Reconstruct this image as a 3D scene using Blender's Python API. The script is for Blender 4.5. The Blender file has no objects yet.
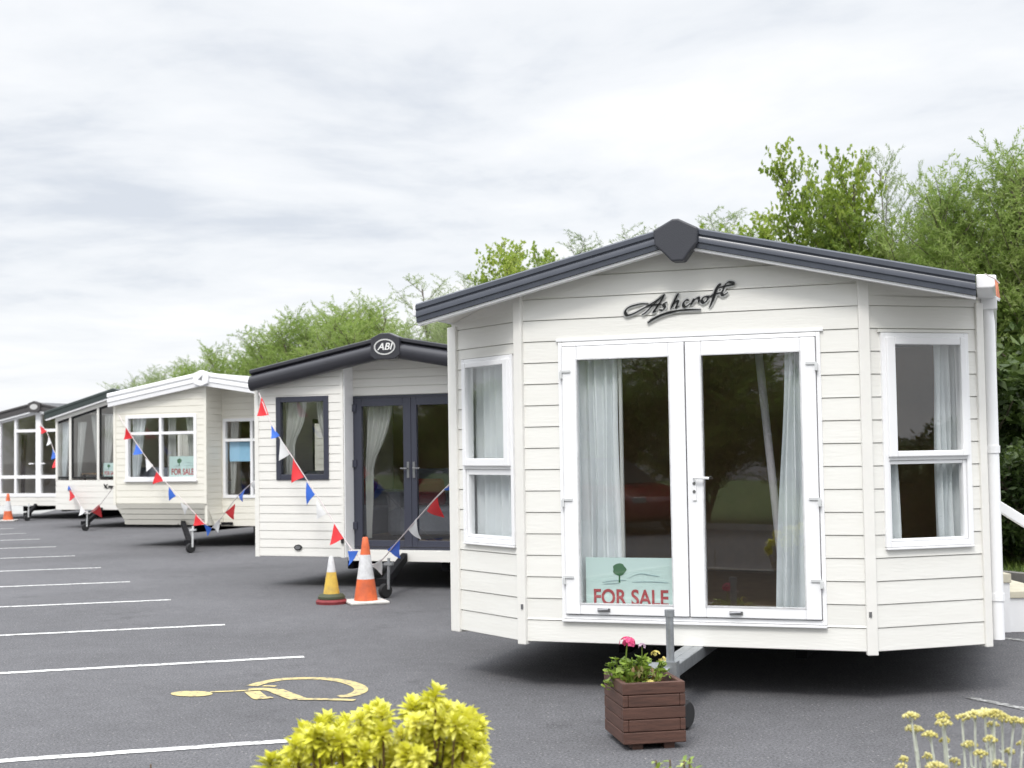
import bpy, bmesh, math, random
import numpy as np
from mathutils import Vector, Matrix
random.seed(7)
rng = np.random.default_rng(11)
S = bpy.context.scene
COL = S.collection
PI = math.pi
rad = math.radians

# ------------------------------------------------------------------ camera
FPX, PITCH, ROLL, EYE = 1400.0, rad(2.65), rad(0.91), 1.7
_f = Vector((0, math.cos(PITCH), math.sin(PITCH)))
_r = Vector((1, 0, 0)); _u = _r.cross(_f)
CR = math.cos(ROLL) * _r - math.sin(ROLL) * _u
CU = math.sin(ROLL) * _r + math.cos(ROLL) * _u
CAM = Vector((0, 0, EYE))
cam_d = bpy.data.cameras.new('camera')
cam = bpy.data.objects.new('camera', cam_d); COL.objects.link(cam)
cam_d.sensor_width = 36; cam_d.lens = FPX / 1024 * 36
cam_d.clip_start = .05; cam_d.clip_end = 2000
cam.matrix_world = Matrix(((CR.x, CU.x, -_f.x, 0), (CR.y, CU.y, -_f.y, 0), (CR.z, CU.z, -_f.z, EYE), (0, 0, 0, 1)))
S.camera = cam
cam_d.dof.use_dof = True; cam_d.dof.focus_distance = 9.3; cam_d.dof.aperture_fstop = 4.0

def ray(x, y): return CR * ((x - 512) / FPX) - CU * ((y - 384) / FPX) + _f
def G(x, y, z=0):                     # survey: where the sight line of a pixel meets the ground
    d = ray(x, y); return CAM + d * ((z - EYE) / d.z)
def at(x, y, Y):                      # ... or a given distance
    d = ray(x, y); return CAM + d * (Y / d.y)

# ------------------------------------------------------------------ materials
def mat(name, col, rough=.6, var=.0, vscale=6, bump=0, bscale=40, spec=.5, metal=0, col2=None, stretch=None, trans=0, coords='Object', emis=None):
    m = bpy.data.materials.new(name); m.use_nodes = True
    n = m.node_tree.nodes; l = m.node_tree.links; b = n['Principled BSDF']
    b.inputs['Roughness'].default_value = rough; b.inputs['Metallic'].default_value = metal
    b.inputs['Specular IOR Level'].default_value = spec
    b.inputs['Base Color'].default_value = (*col, 1)
    tc = n.new('ShaderNodeTexCoord'); mp = n.new('ShaderNodeMapping'); l.new(tc.outputs[coords], mp.inputs[0])
    if stretch: mp.inputs['Scale'].default_value = stretch
    if var or col2:
        t = n.new('ShaderNodeTexNoise'); t.inputs['Scale'].default_value = vscale; t.inputs['Detail'].default_value = 6; t.inputs['Roughness'].default_value = .65
        l.new(mp.outputs[0], t.inputs['Vector'])
        r = n.new('ShaderNodeValToRGB'); l.new(t.outputs['Fac'], r.inputs[0])
        c2 = col2 if col2 else tuple(c * (1 - var) for c in col)
        r.color_ramp.elements[0].position = .32; r.color_ramp.elements[1].position = .62
        r.color_ramp.elements[0].color = (*c2, 1); r.color_ramp.elements[1].color = (*col, 1)
        l.new(r.outputs[0], b.inputs['Base Color'])
    if bump:
        t2 = n.new('ShaderNodeTexNoise'); t2.inputs['Scale'].default_value = bscale; t2.inputs['Detail'].default_value = 5
        l.new(mp.outputs[0], t2.inputs['Vector'])
        bp = n.new('ShaderNodeBump'); bp.inputs['Strength'].default_value = bump; bp.inputs['Distance'].default_value = .01
        l.new(t2.outputs['Fac'], bp.inputs['Height']); l.new(bp.outputs[0], b.inputs['Normal'])
    if trans:
        out = n['Material Output']; tr = n.new('ShaderNodeBsdfTranslucent'); mx = n.new('ShaderNodeMixShader'); mx.inputs[0].default_value = trans
        tr.inputs[0].default_value = (*col, 1)
        l.new(b.outputs[0], mx.inputs[1]); l.new(tr.outputs[0], mx.inputs[2]); l.new(mx.outputs[0], out.inputs[0])
    return m

def leafmat(name, dark, light, third, trans=.35, rough=.45, nscale=1.2):
    m = bpy.data.materials.new(name); m.use_nodes = True
    n = m.node_tree.nodes; l = m.node_tree.links; b = n['Principled BSDF']; b.inputs['Roughness'].default_value = rough
    g = n.new('ShaderNodeNewGeometry'); tc = n.new('ShaderNodeTexCoord'); oi = n.new('ShaderNodeObjectInfo')
    t = n.new('ShaderNodeTexNoise'); t.inputs['Scale'].default_value = nscale; t.inputs['Detail'].default_value = 2; l.new(tc.outputs['Object'], t.inputs['Vector'])
    a = n.new('ShaderNodeMath'); a.operation = 'MULTIPLY_ADD'; a.inputs[1].default_value = .5; l.new(g.outputs['Random Per Island'], a.inputs[0])
    a2 = n.new('ShaderNodeMath'); a2.operation = 'MULTIPLY_ADD'; a2.inputs[1].default_value = 1.1; a2.inputs[2].default_value = -.35
    l.new(t.outputs['Fac'], a2.inputs[0])
    a3 = n.new('ShaderNodeMath'); a3.operation = 'MULTIPLY_ADD'; a3.inputs[1].default_value = .30; l.new(oi.outputs['Random'], a3.inputs[0]); l.new(a2.outputs[0], a3.inputs[2])
    l.new(a3.outputs[0], a.inputs[2])
    r = n.new('ShaderNodeValToRGB'); r.color_ramp.elements[0].color = (*dark, 1); r.color_ramp.elements[1].color = (*third, 1)
    e = r.color_ramp.elements.new(.55); e.color = (*light, 1); r.color_ramp.elements[0].position = .15; r.color_ramp.elements[-1].position = .95
    l.new(a.outputs[0], r.inputs[0]); l.new(r.outputs[0], b.inputs['Base Color'])
    tr = n.new('ShaderNodeBsdfTranslucent'); l.new(r.outputs[0], tr.inputs[0])
    mx = n.new('ShaderNodeMixShader'); mx.inputs[0].default_value = trans
    l.new(b.outputs[0], mx.inputs[1]); l.new(tr.outputs[0], mx.inputs[2]); l.new(mx.outputs[0], n['Material Output'].inputs[0])
    return m

def glassmat(name, tint=(.985, .99, .988), ior=1.55):
    m = bpy.data.materials.new(name); m.use_nodes = True
    n = m.node_tree.nodes; l = m.node_tree.links; n.remove(n['Principled BSDF'])
    t = n.new('ShaderNodeBsdfTransparent'); t.inputs[0].default_value = (*tint, 1)
    g = n.new('ShaderNodeBsdfGlossy'); g.inputs['Roughness'].default_value = .012
    f = n.new('ShaderNodeLayerWeight'); f.inputs[0].default_value = .5
    pw = n.new('ShaderNodeMath'); pw.operation = 'POWER'; pw.inputs[1].default_value = 5; l.new(f.outputs['Facing'], pw.inputs[0])
    ma = n.new('ShaderNodeMath'); ma.operation = 'MULTIPLY_ADD'; ma.inputs[1].default_value = .94; ma.inputs[2].default_value = .078; l.new(pw.outputs[0], ma.inputs[0])
    mx = n.new('ShaderNodeMixShader'); l.new(ma.outputs[0], mx.inputs[0]); l.new(t.outputs[0], mx.inputs[1]); l.new(g.outputs[0], mx.inputs[2])
    l.new(mx.outputs[0], n['Material Output'].inputs[0]); return m

def asphalt():
    m = bpy.data.materials.new('asphalt'); m.use_nodes = True
    n = m.node_tree.nodes; l = m.node_tree.links; b = n['Principled BSDF']; b.inputs['Roughness'].default_value = .85; b.inputs['Specular IOR Level'].default_value = .3
    tc = n.new('ShaderNodeTexCoord')
    def noise(s, d, r=.6):
        t = n.new('ShaderNodeTexNoise'); t.inputs['Scale'].default_value = s; t.inputs['Detail'].default_value = d; t.inputs['Roughness'].default_value = r; l.new(tc.outputs['Object'], t.inputs['Vector']); return t
    big = noise(.35, 5); mid = noise(7, 4); fine = noise(62, 4, .85)
    r1 = n.new('ShaderNodeValToRGB'); l.new(fine.outputs['Fac'], r1.inputs[0])
    r1.color_ramp.elements[0].color = (.036, .036, .040, 1); r1.color_ramp.elements[1].color = (.205, .203, .213, 1)
    r1.color_ramp.elements[0].position = .34; r1.color_ramp.elements[1].position = .68
    def mul(fac, lo, hi, src, base):
        rr = n.new('ShaderNodeMapRange'); rr.inputs[1].default_value = .3; rr.inputs[2].default_value = .7; rr.inputs[3].default_value = lo; rr.inputs[4].default_value = hi
        l.new(src, rr.inputs[0]); v = n.new('ShaderNodeMix'); v.data_type = 'RGBA'; v.blend_type = 'MULTIPLY'; v.inputs[0].default_value = fac
        l.new(base, v.inputs[6]); l.new(rr.outputs[0], v.inputs[7]); return v.outputs[2]
    c = mul(1, .78, 1.13, big.outputs['Fac'], r1.outputs[0]); c = mul(1, .9, 1.08, mid.outputs['Fac'], c)
    st = noise(.9, 6, .7); sm = n.new('ShaderNodeMapRange'); sm.inputs[1].default_value = .60; sm.inputs[2].default_value = .70; sm.inputs[3].default_value = 1; sm.inputs[4].default_value = .72; l.new(st.outputs['Fac'], sm.inputs[0])
    sv = n.new('ShaderNodeMix'); sv.data_type = 'RGBA'; sv.blend_type = 'MULTIPLY'; sv.inputs[0].default_value = 1; l.new(c, sv.inputs[6]); l.new(sm.outputs[0], sv.inputs[7]); c = sv.outputs[2]
    vo = n.new('ShaderNodeTexVoronoi'); vo.inputs['Scale'].default_value = 30; l.new(tc.outputs['Object'], vo.inputs['Vector'])
    lt = n.new('ShaderNodeMath'); lt.operation = 'LESS_THAN'; lt.inputs[1].default_value = .16; l.new(vo.outputs['Distance'], lt.inputs[0])
    wn = n.new('ShaderNodeMath'); wn.operation = 'GREATER_THAN'; wn.inputs[1].default_value = .80
    sp = n.new('ShaderNodeSeparateColor'); l.new(vo.outputs['Color'], sp.inputs[0]); l.new(sp.outputs[0], wn.inputs[0])
    an = n.new('ShaderNodeMath'); an.operation = 'MULTIPLY'; l.new(lt.outputs[0], an.inputs[0]); l.new(wn.outputs[0], an.inputs[1])
    mx = n.new('ShaderNodeMix'); mx.data_type = 'RGBA'; l.new(an.outputs[0], mx.inputs[0]); l.new(c, mx.inputs[6]); mx.inputs[7].default_value = (.27, .26, .25, 1)
    l.new(mx.outputs[2], b.inputs['Base Color'])
    bp = n.new('ShaderNodeBump'); bp.inputs['Strength'].default_value = .55; bp.inputs['Distance'].default_value = .012; l.new(fine.outputs['Fac'], bp.inputs['Height']); l.new(bp.outputs[0], b.inputs['Normal'])
    return m

def paintmat(name, col, wear=.5, thr=.45):
    m = mat(name, col, .7, col2=(.12, .12, .12), vscale=20, coords='Object')
    r = [x for x in m.node_tree.nodes if x.type == 'VALTORGB'][0]
    r.color_ramp.elements[0].position = thr - .16; r.color_ramp.elements[1].position = thr
    return m

M = {}
M['asphalt'] = asphalt()
M['line'] = paintmat('white road paint', (.62, .62, .61), thr=.5)
M['line_faint'] = paintmat('worn road paint', (.45, .45, .44), thr=.62)
M['yellow_paint'] = paintmat('worn yellow road paint', (.50, .41, .18), thr=.5)
M['siding'] = mat('cream white vinyl siding', (.785, .775, .735), .5, col2=(.75, .738, .695), vscale=1.6, stretch=(.7, .7, 5), bump=.16, bscale=14)
M['trim'] = mat('cream white trim', (.80, .785, .745), .45, var=.06, vscale=4)
M['siding2'] = mat('cream white siding', (.80, .785, .74), .45, var=.06, vscale=3, stretch=(.6, .6, 9))
M['cream'] = mat('pale cream siding', (.81, .785, .70), .5, var=.05, vscale=3, stretch=(.6, .6, 9))
M['upvc'] = mat('white uPVC', (.87, .87, .88), .28, var=.02, vscale=5)
M['soffit'] = mat('pale soffit board', (.74, .72, .68), .6, var=.05)
M['charcoal'] = mat('charcoal fascia', (.078, .086, .108), .26, var=.12, vscale=9)
M['cap'] = mat('charcoal ridge cap', (.040, .042, .052), .5, bump=.15, bscale=160)
M['black_roll'] = mat('black fascia roll', (.038, .038, .046), .28, var=.1)
M['greenish'] = mat('dark green grey fascia', (.045, .058, .055), .35, var=.1)
M['brownish'] = mat('dark grey brown fascia', (.075, .070, .070), .4, var=.1)
M['dark_frame'] = mat('anthracite uPVC', (.045, .048, .068), .3, var=.05)
M['roof'] = mat('roof sheet', (.07, .072, .08), .6, var=.2, vscale=4)
M['roof_light'] = mat('pale roof sheet', (.45, .45, .43), .6, var=.2, vscale=4)
M['glass'] = glassmat('window glass')
M['galv'] = mat('galvanised steel', (.42, .44, .46), .42, metal=.75, var=.25, vscale=18)
M['steel_paint'] = mat('pale painted steel', (.62, .63, .63), .45, var=.12, vscale=15)
M['underside'] = mat('black chassis', (.014, .014, .016), .8, var=.3, spec=.15)
M['rubber'] = mat('black rubber', (.014, .014, .015), .75)
M['chrome'] = mat('grey metal fitting', (.33, .33, .34), .3, metal=.8)
M['curtain'] = mat('pale curtain', (.84, .88, .90), .85, var=.06, vscale=7, trans=.15)
M['sheer'] = mat('white sheer curtain', (.78, .79, .77), .85, trans=.5)
M['inwall'] = mat('tan interior panel', (.27, .18, .095), .7, var=.25, vscale=2)
M['infloor'] = mat('brown carpet', (.17, .115, .065), .9, var=.2)
M['inceil'] = mat('interior ceiling', (.55, .53, .5), .8)
M['wood_dark'] = mat('dark wood', (.055, .033, .022), .5, var=.3)
M['picture'] = mat('muted picture', (.34, .27, .18), .6, col2=(.12, .10, .07), vscale=7)
M['mint'] = mat('mint sign board', (.57, .73, .70), .5)
M['red_letter'] = mat('red lettering', (.40, .06, .07), .5)
M['logo_green'] = mat('logo green', (.03, .14, .05), .5)
M['logo_grey'] = mat('logo grey green', (.30, .42, .44), .5)
M['blue_paper'] = mat('sky blue paper', (.36, .64, .86), .6)
M['white_paper'] = mat('white paper', (.8, .8, .78), .7)
M['black_letter'] = mat('black lettering', (.008, .008, .009), .35)
M['silver_letter'] = mat('silver lettering edge', (.55, .55, .54), .35)
M['pole_grey'] = mat('grey pole', (.42, .40, .43), .5)
M['sofa'] = mat('blue grey fabric', (.15, .165, .20), .9, var=.15, vscale=30)
M['red_fabric'] = mat('dark red fabric', (.22, .02, .03), .9)
M['orange'] = mat('orange cone plastic', (.74, .15, .045), .55, col2=(.46, .10, .045), vscale=7)
M['cone_white'] = mat('reflective white sleeve', (.68, .68, .69), .4, var=.3, vscale=12)
M['cone_yellow'] = mat('yellow cone plastic', (.72, .48, .07), .55, col2=(.48, .32, .08), vscale=8)
M['cone_base'] = mat('scuffed white base', (.66, .64, .60), .7, var=.25, vscale=15)
M['cone_green'] = mat('dark green base', (.055, .065, .035), .7)
M['cone_red'] = mat('dark red base', (.24, .03, .035), .7, var=.3, vscale=20)
M['flag_red'] = mat('red pennant', (.72, .02, .03), .6, trans=.3)
M['flag_blue'] = mat('blue pennant', (.045, .17, .66), .6, trans=.3)
M['flag_white'] = mat('white pennant', (.80, .80, .80), .6, trans=.3)
M['flag_orange'] = mat('faded orange pennant', (.78, .32, .20), .6, trans=.3)
M['cord'] = mat('pale cord', (.62, .55, .55), .8)
M['planter'] = mat('red brown stained timber', (.10, .045, .031), .65, var=.45, vscale=5, stretch=(1, 1, 9), bump=.3, bscale=30)
M['soil'] = mat('dark soil', (.035, .025, .018), .95, var=.4, vscale=30, bump=.8, bscale=50)
M['pink'] = mat('pink petals', (.80, .10, .26), .6, var=.2, vscale=40, trans=.25)
M['pale_yellow'] = mat('pale yellow petals', (.72, .62, .20), .6, trans=.25)
M['lilac'] = mat('faded lilac petals', (.5, .36, .45), .6, trans=.25)
M['bract'] = mat('russet foliage', (.20, .11, .045), .6, col2=(.12, .15, .03), vscale=20, trans=.25)
M['gleaf'] = leafmat('geranium leaf', (.10, .16, .025), (.28, .40, .06), (.50, .55, .15), nscale=9)
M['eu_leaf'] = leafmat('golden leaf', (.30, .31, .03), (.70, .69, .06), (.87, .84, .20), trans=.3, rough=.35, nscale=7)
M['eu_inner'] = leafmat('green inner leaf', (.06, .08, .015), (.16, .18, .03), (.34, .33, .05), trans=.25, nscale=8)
M['twig'] = mat('brown twig', (.16, .095, .045), .8, var=.4, vscale=20)
M['ach_head'] = leafmat('yellow flower cluster', (.46, .40, .10), (.70, .63, .22), (.82, .77, .42), trans=.2, nscale=12)
M['ach_stem'] = mat('silver grey stem', (.60, .63, .55), .7, var=.25, vscale=20)
M['willow'] = leafmat('willow leaf', (.10, .16, .03), (.26, .37, .08), (.39, .47, .16), trans=.58, nscale=.9)
M['willow_grey'] = leafmat('grey willow leaf', (.12, .17, .065), (.28, .36, .15), (.40, .46, .24), trans=.58, nscale=.9)
M['poplar'] = leafmat('broad leaf', (.09, .14, .018), (.25, .35, .045), (.40, .47, .10), trans=.55, nscale=1.1)
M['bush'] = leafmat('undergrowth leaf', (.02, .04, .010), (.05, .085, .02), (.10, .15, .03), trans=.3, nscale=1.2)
M['bark'] = mat('grey brown bark', (.14, .115, .085), .9, var=.4, vscale=12, bump=.5)
M['grass'] = leafmat('grass blade', (.05, .09, .015), (.11, .18, .03), (.20, .27, .06), trans=.3, nscale=.6)
M['verge'] = mat('grass ground', (.085, .13, .03), .95, var=.4, vscale=2)
M['concrete'] = mat('pale concrete', (.36, .36, .35), .85, var=.2, vscale=2)
M['kerb'] = mat('concrete kerb', (.30, .29, .27), .85, var=.25, vscale=8)
M['stone_cap'] = mat('sand coloured cap', (.62, .58, .46), .75, var=.15, vscale=8)

# ------------------------------------------------------------------ mesh building
class MB:
    def __init__(s, T=None): s.v = []; s.f = []; s.mi = []; s.T = T; s.m = 0
    def add(s, vs, fs):
        o = len(s.v)
        for p in vs:
            p = Vector(p); s.v.append(s.T @ p if s.T else p)
        for f in fs: s.f.append([i + o for i in f]); s.mi.append(s.m)
    def box(s, x0, x1, y0, y1, z0, z1):
        s.add([(x0, y0, z0), (x1, y0, z0), (x1, y1, z0), (x0, y1, z0), (x0, y0, z1), (x1, y0, z1), (x1, y1, z1), (x0, y1, z1)],
              [(0, 3, 2, 1), (4, 5, 6, 7), (0, 1, 5, 4), (1, 2, 6, 5), (2, 3, 7, 6), (3, 0, 4, 7)])
    def prism(s, poly, off):          # polygon of 3d points swept along a vector
        n = len(poly); off = Vector(off)
        vs = [Vector(p) for p in poly] + [Vector(p) + off for p in poly]
        s.add(vs, [tuple(range(n))[::-1], tuple(range(n, 2 * n))] + [(i, (i + 1) % n, n + (i + 1) % n, n + i) for i in range(n)])
    def loft(s, A, B):
        n = len(A); s.add(list(A) + list(B), [tuple(range(n))[::-1], tuple(range(n, 2 * n))] + [(i, (i + 1) % n, n + (i + 1) % n, n + i) for i in range(n)])
    def tube(s, pts, r, seg=8, r2=None, cap=True):
        pts = [Vector(p) for p in pts]; n = len(pts); rings = []
        for i, p in enumerate(pts):
            d = (pts[min(i + 1, n - 1)] - pts[max(i - 1, 0)]).normalized()
            a = d.orthogonal().normalized() if i == 0 else (a - d * a.dot(d)).normalized()
            b = d.cross(a); rr = r if r2 is None else r + (r2 - r) * i / max(1, n - 1)
            rings += [p + a * (rr * math.cos(2 * PI * k / seg)) + b * (rr * math.sin(2 * PI * k / seg)) for k in range(seg)]
        fs = [(i * seg + k, i * seg + (k + 1) % seg, (i + 1) * seg + (k + 1) % seg, (i + 1) * seg + k) for i in range(n - 1) for k in range(seg)]
        if cap: fs += [tuple(range(seg))[::-1], tuple(range((n - 1) * seg, n * seg))]
        s.add(rings, fs)
    def bar(s, a, b, w, h, up=(0, 0, 1)):
        a = Vector(a); b = Vector(b); d = (b - a).normalized(); x = d.cross(Vector(up)).normalized(); z = x.cross(d)
        q = [x * sx * w / 2 + z * sz * h / 2 for sx, sz in ((-1, -1), (1, -1), (1, 1), (-1, 1))]
        s.loft([a + k for k in q], [b + k for k in q])
    def lathe(s, prof, seg=28, c=(0, 0)):
        vs = [(c[0] + r * math.cos(2 * PI * k / seg), c[1] + r * math.sin(2 * PI * k / seg), z) for r, z in prof for k in range(seg)]
        n = len(prof)
        s.add(vs, [(i * seg + k, i * seg + (k + 1) % seg, (i + 1) * seg + (k + 1) % seg, (i + 1) * seg + k) for i in range(n - 1) for k in range(seg)]
              + [tuple(range(seg))[::-1], tuple(range((n - 1) * seg, n * seg))])
    def frame(s, x0, x1, z0, z1, w, y0, y1, wb=None, wt=None):   # rectangular frame, butted joints
        wb = wb or w; wt = wt or w
        s.box(x0, x0 + w, y0, y1, z0, z1); s.box(x1 - w, x1, y0, y1, z0, z1)
        s.box(x0 + w, x1 - w, y0 + .001, y1 - .001, z0, z0 + wb); s.box(x0 + w, x1 - w, y0 + .001, y1 - .001, z1 - wt, z1)
    def build(s, name, mats, parent=None, smooth=False, bevel=0, recalc=True):
        me = bpy.data.meshes.new(name); me.from_pydata([tuple(p) for p in s.v], [], s.f)
        if not isinstance(mats, (list, tuple)): mats = [mats]
        for m in mats: me.materials.append(m)
        if len(mats) > 1: me.polygons.foreach_set('material_index', s.mi)
        if recalc:
            bm = bmesh.new(); bm.from_mesh(me); bmesh.ops.recalc_face_normals(bm, faces=bm.faces); bm.to_mesh(me); bm.free()
        o = bpy.data.objects.new(name, me); COL.objects.link(o)
        if parent: o.parent = parent
        if smooth: me.polygons.foreach_set('use_smooth', [True] * len(me.polygons)); me.set_sharp_from_angle(angle=rad(38))
        if bevel:
            bv = o.modifiers.new('bevel', 'BEVEL'); bv.width = bevel; bv.segments = 2; bv.limit_method = 'ANGLE'; bv.angle_limit = rad(40); bv.harden_normals = False
        return o

def tag(o, label=None, cat=None, group=None, kind=None):
    if label: o['label'] = label
    if cat: o['category'] = cat
    if group: o['group'] = group
    if kind: o['kind'] = kind
    return o
def thing(name, loc, rz, label, cat, group=None):
    o = bpy.data.objects.new(name, None); COL.objects.link(o); o.location = loc; o.rotation_euler = (0, 0, rz); o.empty_display_size = .2
    return tag(o, label, cat, group)
def text_mesh(name, body, size, m, parent, T, extrude=.002, shear=0, sx=1, bold=0):
    cu = bpy.data.curves.new('tmp', 'FONT'); cu.body = body; cu.size = size; cu.align_x = 'CENTER'; cu.align_y = 'CENTER'; cu.extrude = extrude; cu.shear = shear; cu.offset = bold
    ob = bpy.data.objects.new('tmp', cu); COL.objects.link(ob); dg = bpy.context.evaluated_depsgraph_get(); dg.update()
    me = bpy.data.meshes.new_from_object(ob.evaluated_get(dg)); bpy.data.objects.remove(ob)
    R = T @ Matrix.Rotation(PI / 2, 4, 'X') @ Matrix.Diagonal((sx, 1, 1, 1))
    me.transform(R); me.materials.clear(); me.materials.append(m); me.name = name
    o = bpy.data.objects.new(name, me); COL.objects.link(o); o.parent = parent; return o

def panelT(ox, oy, ang):              # wall panel frame: x along the wall, y into the building
    return Matrix.Translation((ox, oy, 0)) @ Matrix.Rotation(ang, 4, 'Z')

def siding(mb, a, b, z0, z1, pitch, opens=(), roof=None, groove=.009, out=.018, lip=.0, inn=.05, zref=None):
    """lap boards from a to b; opens = rectangles left out; roof = f(z) -> (umin, umax) under the gable"""
    zref = z0 if zref is None else zref
    k0 = math.floor((z0 - zref) / pitch + 1e-6)
    cuts = {round(z0, 4), round(z1, 4)}
    k = k0
    while zref + k * pitch < z1:
        z = zref + k * pitch
        if z > z0: cuts.add(round(z, 4))
        k += 1
    for o in opens:
        for z in (o[2], o[3]):
            if z0 < z < z1: cuts.add(round(z, 4))
    if roof:
        z = z0
        while z < z1:
            if roof(z)[0] > a - .25 or roof(z)[1] < b + .25: cuts.add(round(z, 4))
            z += .02
    cuts = sorted(cuts); cl = [cuts[0]]
    for c in cuts[1:]:
        if c - cl[-1] > .0035 or abs((c - zref) / pitch - round((c - zref) / pitch)) < .002 and c - cl[-1] > .0005: cl.append(c)
    for za, zb in zip(cl[:-1], cl[1:]):
        ph = (za - zref) / pitch; g = groove if abs(ph - round(ph)) < .02 else 0
        ra = roof(za) if roof else (a, b); rb = roof(zb) if roof else (a, b)
        A0, B0, A1, B1 = max(a, ra[0]), min(b, ra[1]), max(a, rb[0]), min(b, rb[1])
        if B0 - A0 < .01: continue
        if B1 < A1: A1 = B1 = (A1 + B1) / 2
        segs = [(A0, B0, A1, B1)]
        for o in opens:
            if o[2] <= za + .002 and o[3] >= zb - .002:
                ns = []
                for s0, e0, s1, e1 in segs:
                    if o[1] <= min(s0, s1) or o[0] >= max(e0, e1): ns.append((s0, e0, s1, e1)); continue
                    if o[0] > max(s0, s1): ns.append((s0, o[0], s1, o[0]))
                    if o[1] < min(e0, e1): ns.append((o[1], e0, o[1], e1))
                segs = ns
        for s0, e0, s1, e1 in segs:
            h = zb - za
            prof = [(inn, 0), (0 if g else -out, 0)] + ([(0, g), (-out - lip, g + .001)] if g else []) + [(-out, h), (inn, h)]
            A = [(s0 + (s1 - s0) * z / h, y, za + z) for y, z in prof]; B = [(e0 + (e1 - e0) * z / h, y, za + z) for y, z in prof]
            mb.loft(A, B)

def curtain(name, parent, T, x0t, x1t, x0b, x1b, z0, z1, y, m, waves=6, amp=.025, pinch=None, rows=14):
    mb = MB(T); n = waves * 8
    for j in range(rows + 1):
        t = j / rows
        for i in range(n + 1):
            s = i / n
            a = x0t + (x0b - x0t) * t; b = x1t + (x1b - x1t) * t
            if pinch:
                w = math.exp(-((t - pinch[0]) / .22) ** 2) if t < pinch[0] else 1 - .12 * (t - pinch[0])
                b = a + (b - a) * (1 - pinch[1] * w)
            ph = 2 * PI * waves * s + 1.1 * math.sin(7.3 * s + .9 * t + x0t * 5) + .6 * math.sin(17 * s + x0b * 9)
            mb.v.append(T @ Vector((a + (b - a) * s + .006 * math.sin(t * 7 + s * 9), y + amp * math.sin(ph) * (.6 + .4 * t), z1 + (z0 - z1) * t)))
    for j in range(rows):
        for i in range(n):
            q = j * (n + 1) + i; mb.f.append([q, q + 1, q + n + 2, q + n + 1]); mb.mi.append(0)
    return mb.build(name, m, parent, smooth=True, recalc=False)

def barge(parent, mats, prof, uc, zpk, end, sgn, slope, yf, name='fascia', start=0.0, ):
    """bargeboard: (y,z) profile swept from the ridge to the eave"""
    mb = MB()
    A = [(uc + sgn * start, yf + y, zpk - slope * start + z) for y, z in prof]; B = [(uc + sgn * end, yf + y, zpk - slope * end + z) for y, z in prof]
    mb.loft(A, B); return mb.build(name, mats, parent, smooth=True)

def pane(parent, T, x0, x1, z0, z1, y=.02, name='pane'):
    mb = MB(T); mb.box(x0, x1, y, y + .006, z0, z1); return mb.build(name, M['glass'], parent)

def added_side_windows(root, T, wins, frame_m, fw=.06):  # unseen side windows, added to bring daylight into the dark rooms
    for (a, b, z0, z1) in wins:
        mb = MB(T); mb.frame(a, b, z0, z1, fw, -.02, .05); mb.box((a + b) / 2 - .03, (a + b) / 2 + .03, -.017, .045, z0 + fw, z1 - fw)
        w = mb.build('window', frame_m, root)
        pane(w, T, a + fw, (a + b) / 2 - .03, z0 + fw, z1 - fw); pane(w, T, (a + b) / 2 + .03, b - fw, z0 + fw, z1 - fw)

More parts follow.
